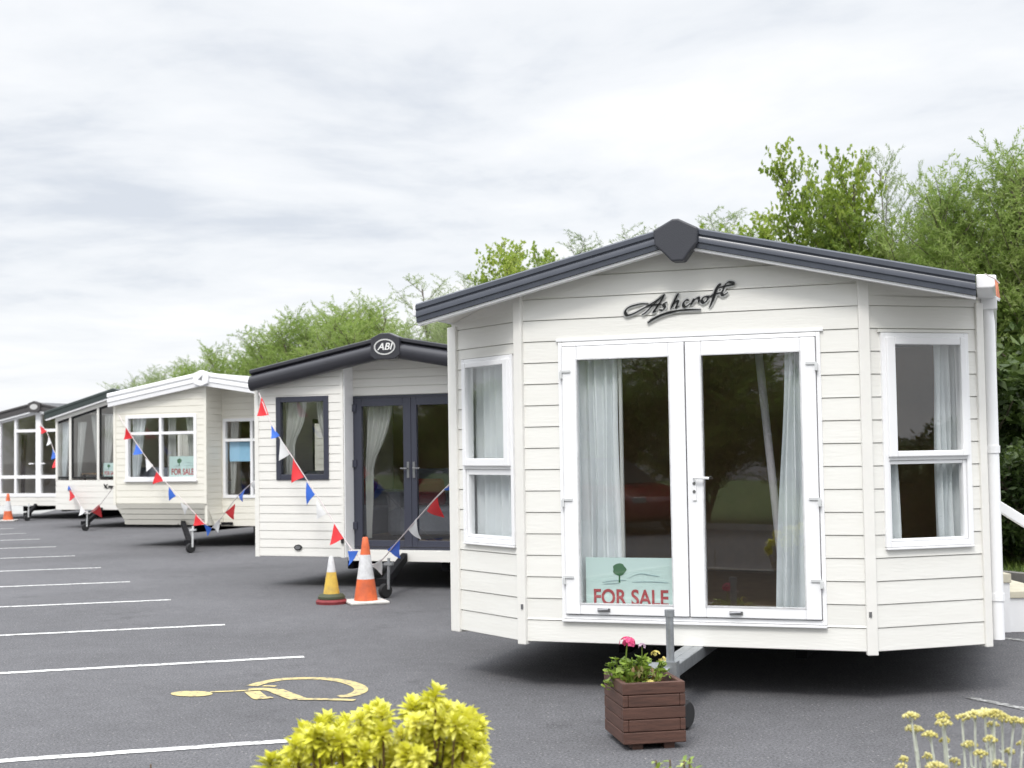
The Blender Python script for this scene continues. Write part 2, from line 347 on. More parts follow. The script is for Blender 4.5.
def shell(root, uL, uR, uc, vf, L, z0, eave, zpk, wall_m, pitch, frame_m, roof_m, slope, yo, groove=.009, vfL=None, ext=.06, depth_room=3.6, floor_front=None, lit=True):
    """the parts every caravan shares behind its front: side and back walls, roof, floor, room, chassis, wheels"""
    vfL = vf if vfL is None else vfL
    wl = [(L - vf - 2.6, L - vf - 1.2, 1.05, 2.15), (L - vf - 6.5, L - vf - 5.3, 1.05, 2.15)]
    wl = wl if lit else wl[1:]  # without lit, the added front opening is skipped to keep the room darker
    T = panelT(uL, L, -PI / 2); mb = MB(T); siding(mb, 0, L - vfL, z0, eave, pitch, wl, groove=groove); mb.build('side_wall', wall_m, root); added_side_windows(root, T, wl, frame_m)
    wr = [(1.2, 2.6, 1.05, 2.15), (5.3, 6.5, 1.05, 2.15)]
    wr = wr if lit else wr[1:]
    T = panelT(uR, vf, PI / 2); mb = MB(T); siding(mb, 0, L - vf, z0, eave, pitch, wr, groove=groove); mb.build('side_wall', wall_m, root); added_side_windows(root, T, wr, frame_m)
    T = panelT(uR, L, PI); mb = MB(T); W = uR - uL
    siding(mb, 0, W, z0, zpk - .1, pitch, (), roof=lambda z: (uR - uc - (zpk - .12 - z) / slope, uR - uc + (zpk - .12 - z) / slope), groove=groove); mb.build('end_wall', wall_m, root)
    # roof sheets with a step of tile texture
    mb = MB()
    for sg, e in ((-1, uc - uL + ext), (1, uR + ext - uc)):
        mb.prism([(uc, yo, zpk), (uc + sg * e, yo, zpk - slope * e), (uc + sg * e, yo, zpk - slope * e - .045), (uc, yo, zpk - .045)], (0, L - yo + .1, 0))
    mb.build('roof', roof_m, root)
    mb = MB()
    for sg, e in ((-1, uc - uL + ext - .012), (1, uR + ext - .012 - uc)):
        mb.prism([(uc, yo + .002, zpk - .05), (uc + sg * e, yo + .002, zpk - slope * e - .05), (uc + sg * e, yo + .002, zpk - slope * e - .075), (uc, yo + .002, zpk - .075)], (0, L - yo, 0))
    mb.build('soffit', M['soffit'], root)
    # room
    mb = MB(); ff = floor_front or [(uL + .07, vf + .08), (uR - .07, vf + .08)]
    mb.prism([(x, y, z0 + .02) for x, y in ff] + [(uR - .06, L - .06, z0 + .02), (uL + .06, L - .06, z0 + .02)], (0, 0, .12)); mb.build('floor', M['infloor'], root)
    mb = MB(); mb.box(uL + .06, uR - .06, vf + depth_room, vf + depth_room + .05, z0 + .15, eave - .06); mb.build('partition', M['inwall'], root)
    # chassis and wheels
    mb = MB(); c = (uL + uR) / 2
    mb.box(uL + .1, uR - .1, vf + .35, L - .15, z0 - .015, z0 + .015)
    for s in (-.65, .65): mb.box(c + s - .04, c + s + .04, vf + .1, L - .3, z0 - .16, z0 - .02)
    mb.box(c - 1.2, c + 1.2, L * .55, L * .55 + .06, .22, .28)
    mb.build('chassis', M['underside'], root)
    for s in (-1.25, 1.25):
        for dv in (-.35, .35):
            mb = MB(Matrix.Translation((c + s, L * .55 + dv, .28)) @ Matrix.Rotation(PI / 2, 4, 'Y'))
            mb.lathe([(.12, -.08), (.25, -.08), (.28, -.05), (.28, .05), (.25, .08), (.12, .08)], 24); w = mb.build('wheel', M['rubber'], root, smooth=True)
            mb = MB(Matrix.Translation((c + s, L * .55 + dv, .28)) @ Matrix.Rotation(PI / 2, 4, 'Y')); mb.lathe([(.02, -.09), (.13, -.075), (.13, .075), (.02, .09)], 18); mb.build('rim', M['galv'], w, smooth=True)

def hitch(root, c, z, reach, jx, light=True, tube_top=.95, mt=None, vstart=.5, spread=.65):
    m = mt or M['galv']
    mb = MB()
    for s in (-spread, spread): mb.bar((c + s, vstart, z), (c + (.05 if s > 0 else -.05) * min(1, spread / .05), -reach + .12, z), .07, .08)
    mb.box(c - .09, c + .09, -reach - .08, -reach + .16, z - .06, z + .07)
    mb.tube([(c, -reach - .05, z + .03), (c, -reach - .26, z + .03)], .04, 10)
    o = mb.build('drawbar', m, root, bevel=.006)
    mb = MB(); j = (c + jx, -reach + .02)
    mb.tube([(j[0], j[1], .16), (j[0], j[1], tube_top)], .024, 12); mb.box(j[0] - .045, j[0] + .045, j[1] - .045, j[1] + .045, z - .08, z + .1)
    mb.tube([(j[0], j[1], tube_top - .02), (j[0], j[1], tube_top + .02)], .03, 12)
    p = mb.build('jockey_post', M['galv'] if light else m, root, smooth=True)
    mb = MB(Matrix.Translation((j[0] + .08, j[1] - .02, .088)) @ Matrix.Rotation(rad(75), 4, 'Z') @ Matrix.Rotation(PI / 2, 4, 'X'))
    mb.lathe([(.04, -.035), (.074, -.035), (.088, -.018), (.088, .018), (.074, .035), (.04, .035)], 20); w = mb.build('jockey_wheel', M['rubber'], p, smooth=True)
    mb = MB(); mb.bar((j[0], j[1], .17), (j[0] + .06, j[1] + .04, .1), .05, .02); mb.build('wheel_fork', m, p)
    return o

def prop_leg(root, a, b, cross=True):  # raking drawbar with its jockey wheel
    mb = MB(); e = Vector((b[0] - .05, b[1] + .06, .16)); mb.bar(a, e, .075, .09)
    if cross: mb.bar((a[0] + .9, a[1] + .25, a[2] - .03), (a[0] - .1, a[1], a[2] - .02), .06, .05)
    mb.box(e.x - .07, e.x + .08, e.y - .07, e.y + .07, .13, .22); d = mb.build('drawbar', M['underside'], root)
    mb = MB(); mb.tube([(b[0] + .04, b[1], .10), (b[0] + .05, b[1], .46)], .018, 10); mb.box(b[0] - .0, b[0] + .1, b[1] - .03, b[1] + .03, .38, .41); p = mb.build('jockey_post', M['galv' if not cross else 'steel_paint'], root, smooth=True)
    mb = MB(Matrix.Translation((b[0], b[1], .085)) @ Matrix.Rotation(rad(60), 4, 'Z') @ Matrix.Rotation(PI / 2, 4, 'X')); mb.lathe([(.04, -.035), (.074, -.035), (.085, -.018), (.085, .018), (.074, .035), (.04, .035)], 18); mb.build('jockey_wheel', M['rubber'], p, smooth=True)

# ================================================================== CARAVAN 1 (nearest, white doors)
TH1 = rad(19.05)
h1 = thing('static_caravan', (1.1927, 9.62, 0), -TH1, 'nearest white static caravan with white double glass doors and angled bay windows', 'static caravan', 'static caravans for sale in the row')
PHI = rad(36.7); PL = .90; P1 = .1514; Z1 = .335
BX = 1.2 + PL * math.cos(PHI); BV = PL * math.sin(PHI)
SL1 = .234; ZPK1 = 3.19; OH1 = -.17
under = lambda z: ((z - (ZPK1 - .085)) / SL1, -(z - (ZPK1 - .085)) / SL1)
DO = (-.905, .92, .505, 2.445)
mb = MB(); siding(mb, -1.2, 1.2, Z1, 3.08, P1, [DO], roof=under, zref=Z1, groove=.0055, out=.011, lip=.006); mb.build('front_wall', M['siding'], h1)
TL = panelT(-1.2, 0, -PHI); TR = panelT(1.2, 0, PHI)
WLr = (-.735, -.055, 1.008, 2.38); WRr = (.112, .785, 1.012, 2.43)
def bayroof(T, z):                      # where the roof crosses the slanted bay panels
    return None
mb = MB(TL); siding(mb, -PL, 0, Z1, 2.68, P1, [WLr], zref=Z1, groove=.0055, out=.011, lip=.006)
mb.prism([(-PL, -.018, 2.68), (0, -.018, 2.68), (0, -.018, 2.83), (-PL, -.018, 2.66 + .001)], (0, .06, 0)); mb.build('bay_wall', M['siding'], h1)
mb = MB(TR); siding(mb, 0, PL, Z1, 2.68, P1, [WRr], zref=Z1, groove=.0055, out=.011, lip=.006)
mb.prism([(0, -.018, 2.68), (PL, -.018, 2.68), (PL, -.018, 2.661), (0, -.018, 2.83)], (0, .06, 0)); mb.build('bay_wall', M['siding'], h1)
# corner trims
for sx in (-1, 1):
    mb = MB(Matrix.Translation((sx * 1.2, 0, 0)) @ Matrix.Rotation(sx * PHI / 2, 4, 'Z')); mb.box(-.036, .036, -.032, .02, Z1 - .02, 2.85); mb.build('corner_trim', M['trim'], h1, bevel=.006)
    mb = MB(Matrix.Translation((sx * BX, BV, 0)) @ Matrix.Rotation(sx * PHI, 4, 'Z')); 
    x0, x1 = (-.035, .085) if sx < 0 else (-.045, .012)
    mb.box(x0, x1, -.034, .06, Z1 - .015, 2.64); mb.build('corner_trim', M['trim'], h1, bevel=.006)
shell(h1, -BX, BX, 0, BV + .05, 10.6, Z1, 2.66, ZPK1, M['siding'], P1, M['upvc'], M['roof'], SL1, OH1 + .032, ext=-.01,
      floor_front=[(-BX + .07, BV + .05), (-1.17, .06), (1.17, .06), (BX - .07, BV + .05)])
# shaped roof edge
fp = [(.03, .012), (-.035, .012), (-.045, .002), (-.045, -.028), (-.034, -.036), (-.033, -.042), (-.038, -.050), (-.038, -.082), (-.029, -.088), (-.027, -.122), (.03, -.122)]
for sg in (-1, 1):
    f = barge(h1, M['charcoal'], fp, 0, ZPK1, 1.915, sg, SL1, OH1, 'fascia')
    barge(f, M['upvc'], [(.06, -.124), (-.012, -.124), (-.012, -.142), (.06, -.142)], 0, ZPK1, 1.912, sg, SL1, OH1, 'edge_strip')
    mb = MB(); x0, x1 = (sg * 1.918, sg * 2.04) if sg > 0 else (sg * 1.965, sg * 1.918)
    zt = ZPK1 - SL1 * 1.9
    mb.prism([(x0, 0, zt + .015), (x1, 0, zt + .005), (x1, 0, zt - .055), (x1 - .02 * sg, 0, zt - .075), (x0, 0, zt - .075)], (0, 11, 0))
    for p in range(len(mb.v)): mb.v[p].y += OH1 + .02
    mb.build('gutter', M['upvc'], h1, bevel=.008)
mb = MB(); c = [(-.155, 3.165), (-.02, 3.235), (.02, 3.235), (.155, 3.165), (.145, 3.06), (.09, 3.0), (.05, 2.945), (-.03, 2.945), (-.08, 3.0), (-.145, 3.06)]
mb.prism([(x + .005, OH1 - .075, z) for x, z in c], (0, .11, 0)); mb.build('ridge_cap', M['cap'], h1, bevel=.012)
# double doors
mb = MB(); mb.frame(DO[0], DO[1], DO[2], DO[3], .028, -.03, .05); mb.box(DO[0] + .0, DO[1] - .0, -.042, .0, DO[2] - .02, DO[2] - .003); mb.box(DO[0] - .015, DO[1] + .02, -.030, -.012, DO[3] + .004, DO[3] + .026)
fr = mb.build('door_frame', M['upvc'], h1, bevel=.004)
for (a, b, gx0, gx1, hs) in ((-.872, .002, -.765, -.108, -1), (.010, .888, .12, .786, 1)):
    mb = MB(); z0, z1 = .54, 2.412
    mb.box(a, gx0, -.048, .012, z0, z1); mb.box(gx1, b, -.048, .012, z0, z1); mb.box(gx0, gx1, -.047, .011, z0, .615); mb.box(gx0, gx1, -.047, .011, 2.318, z1)
    d = mb.build('glass_door', M['upvc'], h1, bevel=.005)
    pane(d, None, gx0, gx1, .615, 2.318, -.02)
    mb = MB(); mb.frame(gx0 - .006, gx1 + .006, .609, 2.324, .008, -.0505, -.04); mb.build('glazing_bead', M['cone_white'], d)
    mb = MB(); hx = (gx0 + gx1) / 2 - (.16 if hs < 0 else .13); mb.box(hx - .045, hx + .045, -.054, -.047, .562, .585); mb.tube([(hx - .04, -.065, .574), (hx + .035, -.07, .58)], .008, 8); mb.build('pull_handle', M['chrome'], d)
    for hz in (2.23, 1.33, .79):
        mb = MB(); ex = DO[0] + .02 if hs < 0 else DO[1] - .02; w = hs * -1
        mb.box(*sorted((ex, ex + .075 * w)), -.058, -.046, hz, hz + .016); mb.box(*sorted((ex - .004 * w, ex + .016 * w)), -.062, -.03, hz - .042, hz + .004); mb.build('hinge', M['steel_paint'], d)
    if hs > 0:
        mb = MB(); mb.box(.045, .07, -.058, -.047, 1.33, 1.56); mb.tube([(.058, -.05, 1.485), (.058, -.085, 1.485), (.165, -.085, 1.48)], .009, 8); mb.build('door_handle', M['upvc'], d, smooth=True)
        for hz in (1.445, 1.39): mb = MB(); mb.tube([(.057, -.0585, hz), (.057, -.0625, hz)], .011, 10); mb.build('keyhole', M['chrome'], d)
# bay windows: a top-hung opening light over a fixed light
for T, (a, b, z0, z1), g1, g2 in ((TL, WLr, (-.655, -.15, 1.632, 2.312), (-.672, -.107, 1.066, 1.51)), (TR, WRr, (.205, .708, 1.645, 2.350), (.165, .722, 1.066, 1.557))):
    mb = MB(T); zm = (g1[2] + g2[3]) / 2
    mb.frame(a, b, z0, z1, .035, -.035, .05); mb.box(a + .035, b - .035, -.033, .045, zm - .018, zm + .018)
    w = mb.build('bay_window', M['upvc'], h1, bevel=.004)
    mb = MB(T); mb.box(a + .037, g2[0], -.022, .03, z0 + .037, zm - .02); mb.box(g2[1], b - .037, -.022, .03, z0 + .037, zm - .02)
    mb.box(g2[0], g2[1], -.021, .03, z0 + .037, g2[2]); mb.box(g2[0], g2[1], -.021, .03, g2[3], zm - .02); mb.build('fixed_sash', M['upvc'], w, bevel=.004)
    mb = MB(T); mb.box(a + .03, g1[0], -.056, .02, zm + .005, z1 - .03); mb.box(g1[1], b - .03, -.056, .02, zm + .005, z1 - .03)
    mb.box(g1[0], g1[1], -.055, .02, zm + .005, g1[2]); mb.box(g1[0], g1[1], -.055, .02, g1[3], z1 - .03); mb.build('opening_sash', M['upvc'], w, bevel=.006)
    pane(w, T, g1[0], g1[1], g1[2], g1[3], -.03); pane(w, T, g2[0], g2[1], g2[2], g2[3], .0)
    mb = MB(T); mb.box(a + .002, b - .002, -.042, -.0, z0 - .016, z0 - .002); mb.build('sill', M['upvc'], w, bevel=.004)
    mb = MB(T); mb.box(a - .02, b + .02, -.03, -.016, z1 + .003, z1 + .022); mb.build('drip_cap', M['siding'], w)
# curtains behind the glass
curtain('curtain', h1, Matrix(), -.84, -.50, -.84, -.49, .52, 2.36, .08, M['curtain'], 5, .035)
mb = MB(); mb.box(-.488, -.468, .05, .08, .52, 2.34); mb.build('curtain_edge', M['sheer'], h1)
curtain('curtain', h1, Matrix(), .675, .84, .57, .86, .52, 2.36, .08, M['curtain'], 4, .04)
curtain('curtain', h1, TL, -.86, -.05, -.86, -.05, .95, 2.36, .09, M['curtain'], 9, .025)
curtain('curtain', h1, TR, .60, .76, .58, .76, .95, 2.40, .10, M['curtain'], 4, .03)
curtain('curtain', h1, TR, .10, .27, .10, .31, .95, 2.40, .09, M['curtain'], 3, .02)
mb = MB(); mb.box(.30, .82, 3.55, 3.6, 1.55, 2.2); p = mb.build('picture_frame', M['wood_dark'], h1)
mb = MB(); mb.box(.37, .75, 3.54, 3.548, 1.62, 2.13); mb.build('picture', M['picture'], p)
mb = MB(); mb.tube([(BX + .05, BV + .08, 2.62), (BX + .062, BV + .08, 2.5), (BX + .062, BV + .08, .36)], .043, 12); mb.box(BX + .015, BX + .12, BV + .02, BV + .135, 2.60, 2.68); dp = mb.build('downpipe', M['upvc'], h1, smooth=True)
for z in (1.62, .62): mb = MB(); mb.tube([(BX + .062, BV + .08, z), (BX + .062, BV + .08, z + .05)], .05, 12); mb.build('pipe_clip', M['upvc'], dp)
for sx in (-1, 1): mb = MB(); mb.box(sx * 1.2 - .009, sx * 1.2 + .009, -.04, -.03, .565, .60); mb.build('trim_clip', M['chrome'], h1)
hitch(h1, 0.02, .30, 1.12, .085, tube_top=.69, mt=M['galv'], spread=.035)
# script lettering
def catmull(p, n=8):
    p = [Vector(q) for q in p]; q = [p[0] * 2 - p[1]] + p + [p[-1] * 2 - p[-2]]; out = []
    for i in range(1, len(q) - 2):
        for k in range(n):
            t = k / n
            out.append(.5 * ((2 * q[i]) + (q[i + 1] - q[i - 1]) * t + (2 * q[i - 1] - 5 * q[i] + 4 * q[i + 1] - q[i + 2]) * t * t + (3 * q[i] - q[i - 1] - 3 * q[i + 1] + q[i + 2]) * t ** 3))
    return out + [p[-1]]
def pen(mb, strokes, f, thin, thick, y, nib=rad(35), grow=0, d=.003):
    for st in strokes:
        c = [Vector(f(*q)) for q in [tuple(v) for v in catmull([(*q, 0) for q in st])] ] if False else [Vector((*f(v.x, v.y), 0)) for v in catmull([(*q, 0) for q in st])]
        n = len(c); L = []; Rr = []
        for i in range(n):
            t = (c[min(i + 1, n - 1)] - c[max(i - 1, 0)]); 
            if t.length < 1e-9: t = Vector((1, 0, 0))
            t.normalize(); e = min(i, n - 1 - i) / (n * .18 + 1e-6)
            w = (thin + (thick - thin) * abs(math.sin(math.atan2(t.y, t.x) - nib)) ** 2) * min(1, .35 + .65 * e) / 2 + grow
            nn = Vector((-t.y, t.x, 0)); L.append(c[i] + nn * w); Rr.append(c[i] - nn * w)
        for i in range(n - 1):
            mb.prism([(L[i].x, y, L[i].y), (Rr[i].x, y, Rr[i].y), (Rr[i + 1].x, y, Rr[i + 1].y), (L[i + 1].x, y, L[i + 1].y)], (0, d, 0))
def f1(x, y):                                         # lettering artwork, artwork units to metres on the wall
    px, py = 610 + x / 6.36, 210 + y / 6.36
    return (-.400 + (px - 627) * .00765, 2.600 + (312 - py) * .0078 + (px - 627) * (-.0004))
strk = [[(240, 568), (190, 570), (125, 588), (102, 612), (112, 634), (150, 625), (195, 602), (240, 578), (290, 548), (335, 515)],
        [(198, 632), (222, 618), (262, 580), (300, 545), (337, 513)], [(337, 513), (318, 545), (292, 582), (270, 612), (285, 610)], [(330, 524), (312, 555), (288, 590), (272, 612)], [(225, 585), (262, 576), (318, 572)],
        [(350, 558), (328, 570), (335, 588), (322, 604), (302, 603)],
        [(418, 508), (402, 535), (384, 570), (368, 600)], [(414, 512), (398, 540), (372, 592)], [(378, 582), (400, 556), (412, 554), (408, 572), (402, 588), (420, 582)],
        [(478, 548), (461, 547), (446, 562), (446, 580), (462, 582), (484, 564)],
        [(506, 538), (497, 555), (486, 577)], [(489, 570), (512, 543), (530, 534), (538, 541)], [(538, 541), (530, 562)],
        [(580, 524), (560, 532), (551, 550), (562, 562), (580, 549), (588, 531), (576, 524)], [(588, 531), (612, 522)],
        [(664, 458), (650, 460), (634, 484), (620, 522), (604, 568), (592, 588)], [(658, 462), (638, 488), (612, 558)], [(606, 520), (634, 512), (660, 504)],
        [(690, 455), (676, 485), (666, 510), (678, 518), (702, 502)], [(648, 478), (690, 468), (736, 460)], [(690, 456), (706, 446), (728, 450), (738, 462)]]
undl = [[(232, 680), (262, 655), (320, 628), (390, 610), (460, 602), (545, 600)], [(232, 678), (280, 650), (340, 625), (400, 612)]]
for nm, st in (('name_lettering', strk), ('lettering_underline', undl)):
    mb = MB(); pen(mb, st, f1, .008, .024, -.027, grow=.009, d=.002); ls = mb.build(nm, M['silver_letter'], h1); ls['label'] = 'silver edge of the black script over the doors'
    mb = MB(); pen(mb, st, f1, .006, .024, -.033, d=.005); mb.build('lettering_face', M['black_letter'], ls)

# ================================================================== CARAVAN 2 (black rolled fascia)
TH2 = rad(22)
h2 = thing('static_caravan', (-2.112, 17.5, 0), -TH2, 'white static caravan with thick black rolled roof edge, oval badge and dark framed doors', 'static caravan', 'static caravans for sale in the row')
Z2 = .385; P2 = .107; uc2 = .71; SL2 = .183; ZP2 = 3.10
u2 = lambda z: (uc2 + (z - (ZP2 - .1)) / SL2, uc2 - (z - (ZP2 - .1)) / SL2)
W2 = (-.965, -.205, 1.35, 2.405)
mb = MB(); siding(mb, -1.25, 0, Z2, 2.98, P2, [W2], roof=u2, groove=.006, out=.012, lip=.004); mb.build('front_wall', M['siding2'], h2); mb = MB(); siding(mb, 1.66, 2.49, Z2, 2.98, P2, roof=u2, groove=.006, out=.012, lip=.004); mb.build('front_wall', M['siding2'], h2)
T2 = Matrix.Translation((0, .24, 0)); D2 = (0.015, 1.645, .47, 2.395)
mb = MB(T2); siding(mb, -.1, 1.76, D2[3], 3.02, P2, roof=u2, groove=.006, out=.012, lip=.004); mb.build('recess_wall', M['siding2'], h2)
for q in (-.001, 1.646): mb = MB(); mb.box(q, q + .015, 0, .25, Z2, 2.85); mb.build('recess_side', M['upvc'], h2)
for qa, qb, qc, zt in ((-.04, .002, 0, 2.86), (1.658, 1.70, 0, 2.78), (-1.285, -1.225, .05, 2.64), (2.46, 2.52, .05, 2.64)): mb = MB(); mb.box(qa, qb, -.022, qc, Z2 - .005, zt); mb.build('corner_trim', M['siding2'], h2)
mb = MB(); mb.box(.016, 1.644, .06, .24, Z2 - .045, .468); mb.build('door_sill_beam', M['siding2'], h2)
mb = MB(T2); mb.frame(*D2, .03, -.02, .05); fr = mb.build('door_frame', M['dark_frame'], h2)
for a, b, ga, gb in ((.048, .828, .138, .722), (.832, 1.612, .905, 1.51)):
    mb = MB(T2); z0, z1 = .505, 2.362
    mb.box(a, ga, -.032, .02, z0, z1); mb.box(gb, b, -.032, .02, z0, z1); mb.box(ga, gb, -.031, .019, z0, .585); mb.box(ga, gb, -.031, .019, 2.262, z1)
    d = mb.build('glass_door', M['dark_frame'], h2, bevel=.005); pane(d, T2, ga, gb, .585, 2.262, -.005)
    hx = .79 if a < .5 else .87
    mb = MB(T2); mb.box(hx - .015, hx + .015, -.045, -.032, 1.36, 1.56); mb.tube([(hx, -.04, 1.48), (hx, -.075, 1.48), (hx + (.09 if a > .5 else -.09), -.075, 1.48)], .01, 8); mb.build('door_handle', M['chrome'], d)
    if a < .5:
        for hz in (2.2, 1.5, .72): mb = MB(T2); mb.box(.012, .07, -.05, -.03, hz, hz + .09); mb.build('hinge', M['dark_frame'], d)
mb = MB(); mb.frame(*W2, .07, -.03, .05); w = mb.build('window', M['dark_frame'], h2, bevel=.006); pane(w, None, W2[0] + .07, W2[1] - .07, W2[2] + .07, W2[3] - .07, .0)
mb = MB(); a = [(-.657 + .055 * math.cos(t), -.03, .5 + .036 * math.sin(t)) for t in [2 * PI * k / 24 for k in range(24)]]; mb.prism(a, (0, .02, 0)); ob = mb.build('vent_badge', M['rubber'], h2)
mb = MB(); a = [(-.657 + .04 * math.cos(t), -.034, .5 + .022 * math.sin(t)) for t in [2 * PI * k / 24 for k in range(24)]]; mb.prism(a, (0, .003, 0)); mb.build('badge_face', M['chrome'], ob)
mb = MB(); mb.box(-.03, .0, -.05, -.02, .56, .64); mb.build('side_lamp', M['rubber'], h2)
shell(h2, -1.25, 2.49, uc2, .1, 10.6, Z2, 2.62, ZP2, M['siding2'], P2, M['dark_frame'], M['roof'], SL2, -.088, groove=.006, floor_front=[(-1.2, .07), (-.02, .07), (.0, .32), (1.66, .32), (1.68, .07), (2.44, .07)], ext=.02)
arc = [(-.02 - .085 * math.cos(t), -.155 + .1 * math.sin(t)) for t in [PI / 2 - PI * k / 12 for k in range(13)]]
fp2 = [(.03, .014), (-.06, .014), (-.07, .004), (-.07, -.03), (-.035, -.045)] + arc + [(.03, -.255)]
for sg, e in ((-1, 1.96), (1, 1.96)): barge(h2, M['black_roll'], fp2, uc2, ZP2, e, sg, SL2, -.12, 'fascia')
mb = MB(); cp = [(-.19, -.02), (-.06, .035), (.06, .035), (.19, -.02), (.2, -.24), (.13, -.285), (-.13, -.285), (-.2, -.24)]
mb.prism([(uc2 + x, -.24, ZP2 + z) for x, z in cp], (0, .12, 0)); cp2 = mb.build('ridge_cap', M['black_roll'], h2, bevel=.01)
mb = MB(); n = 32; zc = ZP2 - .135
for k in range(n):
    t0, t1 = 2 * PI * k / n, 2 * PI * (k + 1) / n
    q = lambda t, a, b: (uc2 + a * math.cos(t), -.246, zc + b * math.sin(t))
    mb.prism([q(t0, .145, .098), q(t1, .145, .098), q(t1, .128, .082), q(t0, .128, .082)], (0, .01, 0))
bd = mb.build('oval_badge', M['silver_letter'], cp2)
text_mesh('badge_letters', 'ABI', .12, M['white_paper'], bd, Matrix.Translation((uc2, -.244, zc)), .004, .3, 1.08, .001)
curtain('curtain', h2, T2, .12, .50, .12, .27, .6, 2.27, .12, M['sheer'], 5, .03, pinch=(.5, .62))
curtain('curtain', h2, Matrix(), -.91, -.60, -.91, -.68, 1.38, 2.36, .12, M['sheer'], 4, .025, pinch=(.6, .5))
curtain('curtain', h2, Matrix(), -.26, -.46, -.26, -.36, 1.38, 2.36, .12, M['sheer'], 4, .025, pinch=(.6, .5))
mb = MB(); mb.box(.35, .62, 3.5, 3.6, 1.62, 2.1); mb.build('wall_mirror', M['inceil'], h2)
prop_leg(h2, (.78, .15, .42), (1.02, -.9), cross=False)

# ================================================================== CARAVAN 3 (cream, white roof edge)
h3 = thing('static_caravan', (-5.566, 25.3, 0), -TH2, 'cream static caravan with white roof edge and stepped front bay over a tapered skirt', 'static caravan', 'static caravans for sale in the row')
Z3 = .40; P3 = .118; uc3 = .05; SL3 = .16; ZP3 = 3.16
u3 = lambda z: (uc3 + (z - (ZP3 - .09)) / SL3, uc3 - (z - (ZP3 - .09)) / SL3)
W3 = (-1.715, -.165, 1.235, 2.425)
mb = MB(); siding(mb, -1.97, .03, .80, 3.05, P3, [W3], roof=u3, groove=.007, out=.012); mb.build('bay_wall', M['cream'], h3)
mb = MB()                                            # tapered skirt below the bay
for k in range(4):
    za, zb = .80 - k * .1, .80 - (k + 1) * .1 + .008; ia, ib = k * .05, (k + 1) * .05
    A = [(-1.97 + ia * .6, ia - .012, za), (.03 + ia * .3, ia - .012, za), (.03 + ia * .3, .6, za), (-1.97 + ia * .6, .6, za)]
    B = [(-1.97 + ib * .6, ib - .02, zb), (.03 + ib * .3, ib - .02, zb), (.03 + ib * .3, .6, zb), (-1.97 + ib * .6, .6, zb)]
    mb.loft(A, B)
mb.build('skirt', M['cream'], h3)
T3l = panelT(-1.97, .30, -PI / 2); mb = MB(T3l); siding(mb, 0, .28, .80, 2.72, P3, groove=.007, out=.012); mb.build('bay_side', M['cream'], h3)
T3s = panelT(.03, 0, PI / 2); mb = MB(T3s); siding(mb, .02, .55, Z3, 3.0, P3, groove=.007, out=.012); mb.build('bay_side', M['cream'], h3)
T3 = Matrix.Translation((0, .5, 0)); D3 = (.07, 1.42, .885, 2.335)
mb = MB(T3); siding(mb, .0, 1.96, Z3 - .03, 3.0, P3, [D3], roof=u3, groove=.007, out=.012); mb.build('recess_wall', M['cream'], h3)
mb = MB(); mb.box(-1.995, -1.94, -.024, .04, .78, 2.74); mb.build('corner_trim', M['cream'], h3)
mb = MB(); mb.box(-.005, .05, -.024, .0, .8, 2.98); mb.box(.005, .049, .0, .03, .44, 2.98); mb.build('corner_trim', M['cream'], h3)
def grid_window(root, T, r, xs, zs, fw=.055, bw=.05, m=None, y0=-.03):
    m = m or M['upvc']; mb = MB(T); mb.frame(*r, fw, y0, .05)
    for x in xs: mb.box(x - bw / 2, x + bw / 2, y0 + .003, .045, r[2] + fw, r[3] - fw)
    X = [r[0] + fw] + [q for x in xs for q in (x - bw / 2, x + bw / 2)] + [r[1] - fw]
    for i in range(0, len(X), 2):
        for z in zs: mb.box(X[i], X[i + 1], y0 + .004, .044, z - bw / 2, z + bw / 2)
    w = mb.build('window', m, root)
    Z = [r[2] + fw] + [q for z in zs for q in (z - bw / 2, z + bw / 2)] + [r[3] - fw]
    for i in range(0, len(X), 2):
        for j in range(0, len(Z), 2): pane(w, T, X[i], X[i + 1], Z[j], Z[j + 1], .01)
    return w
w = grid_window(h3, None, W3, [-.945], [2.09]); mb = MB(); mb.box(W3[0] - .02, W3[1] + .02, -.06, -.0, W3[2] - .03, W3[2] - .002); mb.build('sill', M['upvc'], w)
grid_window(h3, T3, D3, [.68], [1.94])
curtain('curtain', h3, Matrix(), -1.65, -1.35, -1.65, -1.52, 1.28, 2.38, .12, M['curtain'], 4, .03)
curtain('curtain', h3, Matrix(), -.48, -.22, -.36, -.22, 1.28, 2.38, .12, M['sheer'], 4, .03)
curtain('curtain', h3, Matrix(), -.9, -.72, -.9, -.72, 1.28, 2.38, .14, M['sheer'], 3, .03)
curtain('curtain', h3, T3, .13, .32, .13, .22, .95, 2.28, .12, M['sheer'], 3, .03)
shell(h3, -1.97, 1.95, uc3, .55, 10.6, Z3, 2.72, ZP3, M['cream'], P3, M['upvc'], M['roof_light'], SL3, -.068, groove=.007, vfL=.30, floor_front=[(-1.8, .32), (-.03, .32), (-.01, .58), (1.88, .58)], ext=.04)
fp3 = [(.03, .014), (-.05, .014), (-.065, 0), (-.065, -.05), (-.045, -.062), (-.04, -.09), (-.055, -.10), (-.055, -.15), (-.04, -.165), (-.035, -.235), (.03, -.235)]
for sg in (-1, 1): barge(h3, M['upvc'], fp3, uc3, ZP3, 2.08, sg, SL3, -.1, 'fascia')
mb = MB(); mb.prism([(uc3 + x, -.20, ZP3 + z) for x, z in ((-.17, -.02), (0, .04), (.17, -.02), (.15, -.2), (0, -.25), (-.15, -.2))], (0, .1, 0)); cp3 = mb.build('ridge_cap', M['upvc'], h3, bevel=.01)
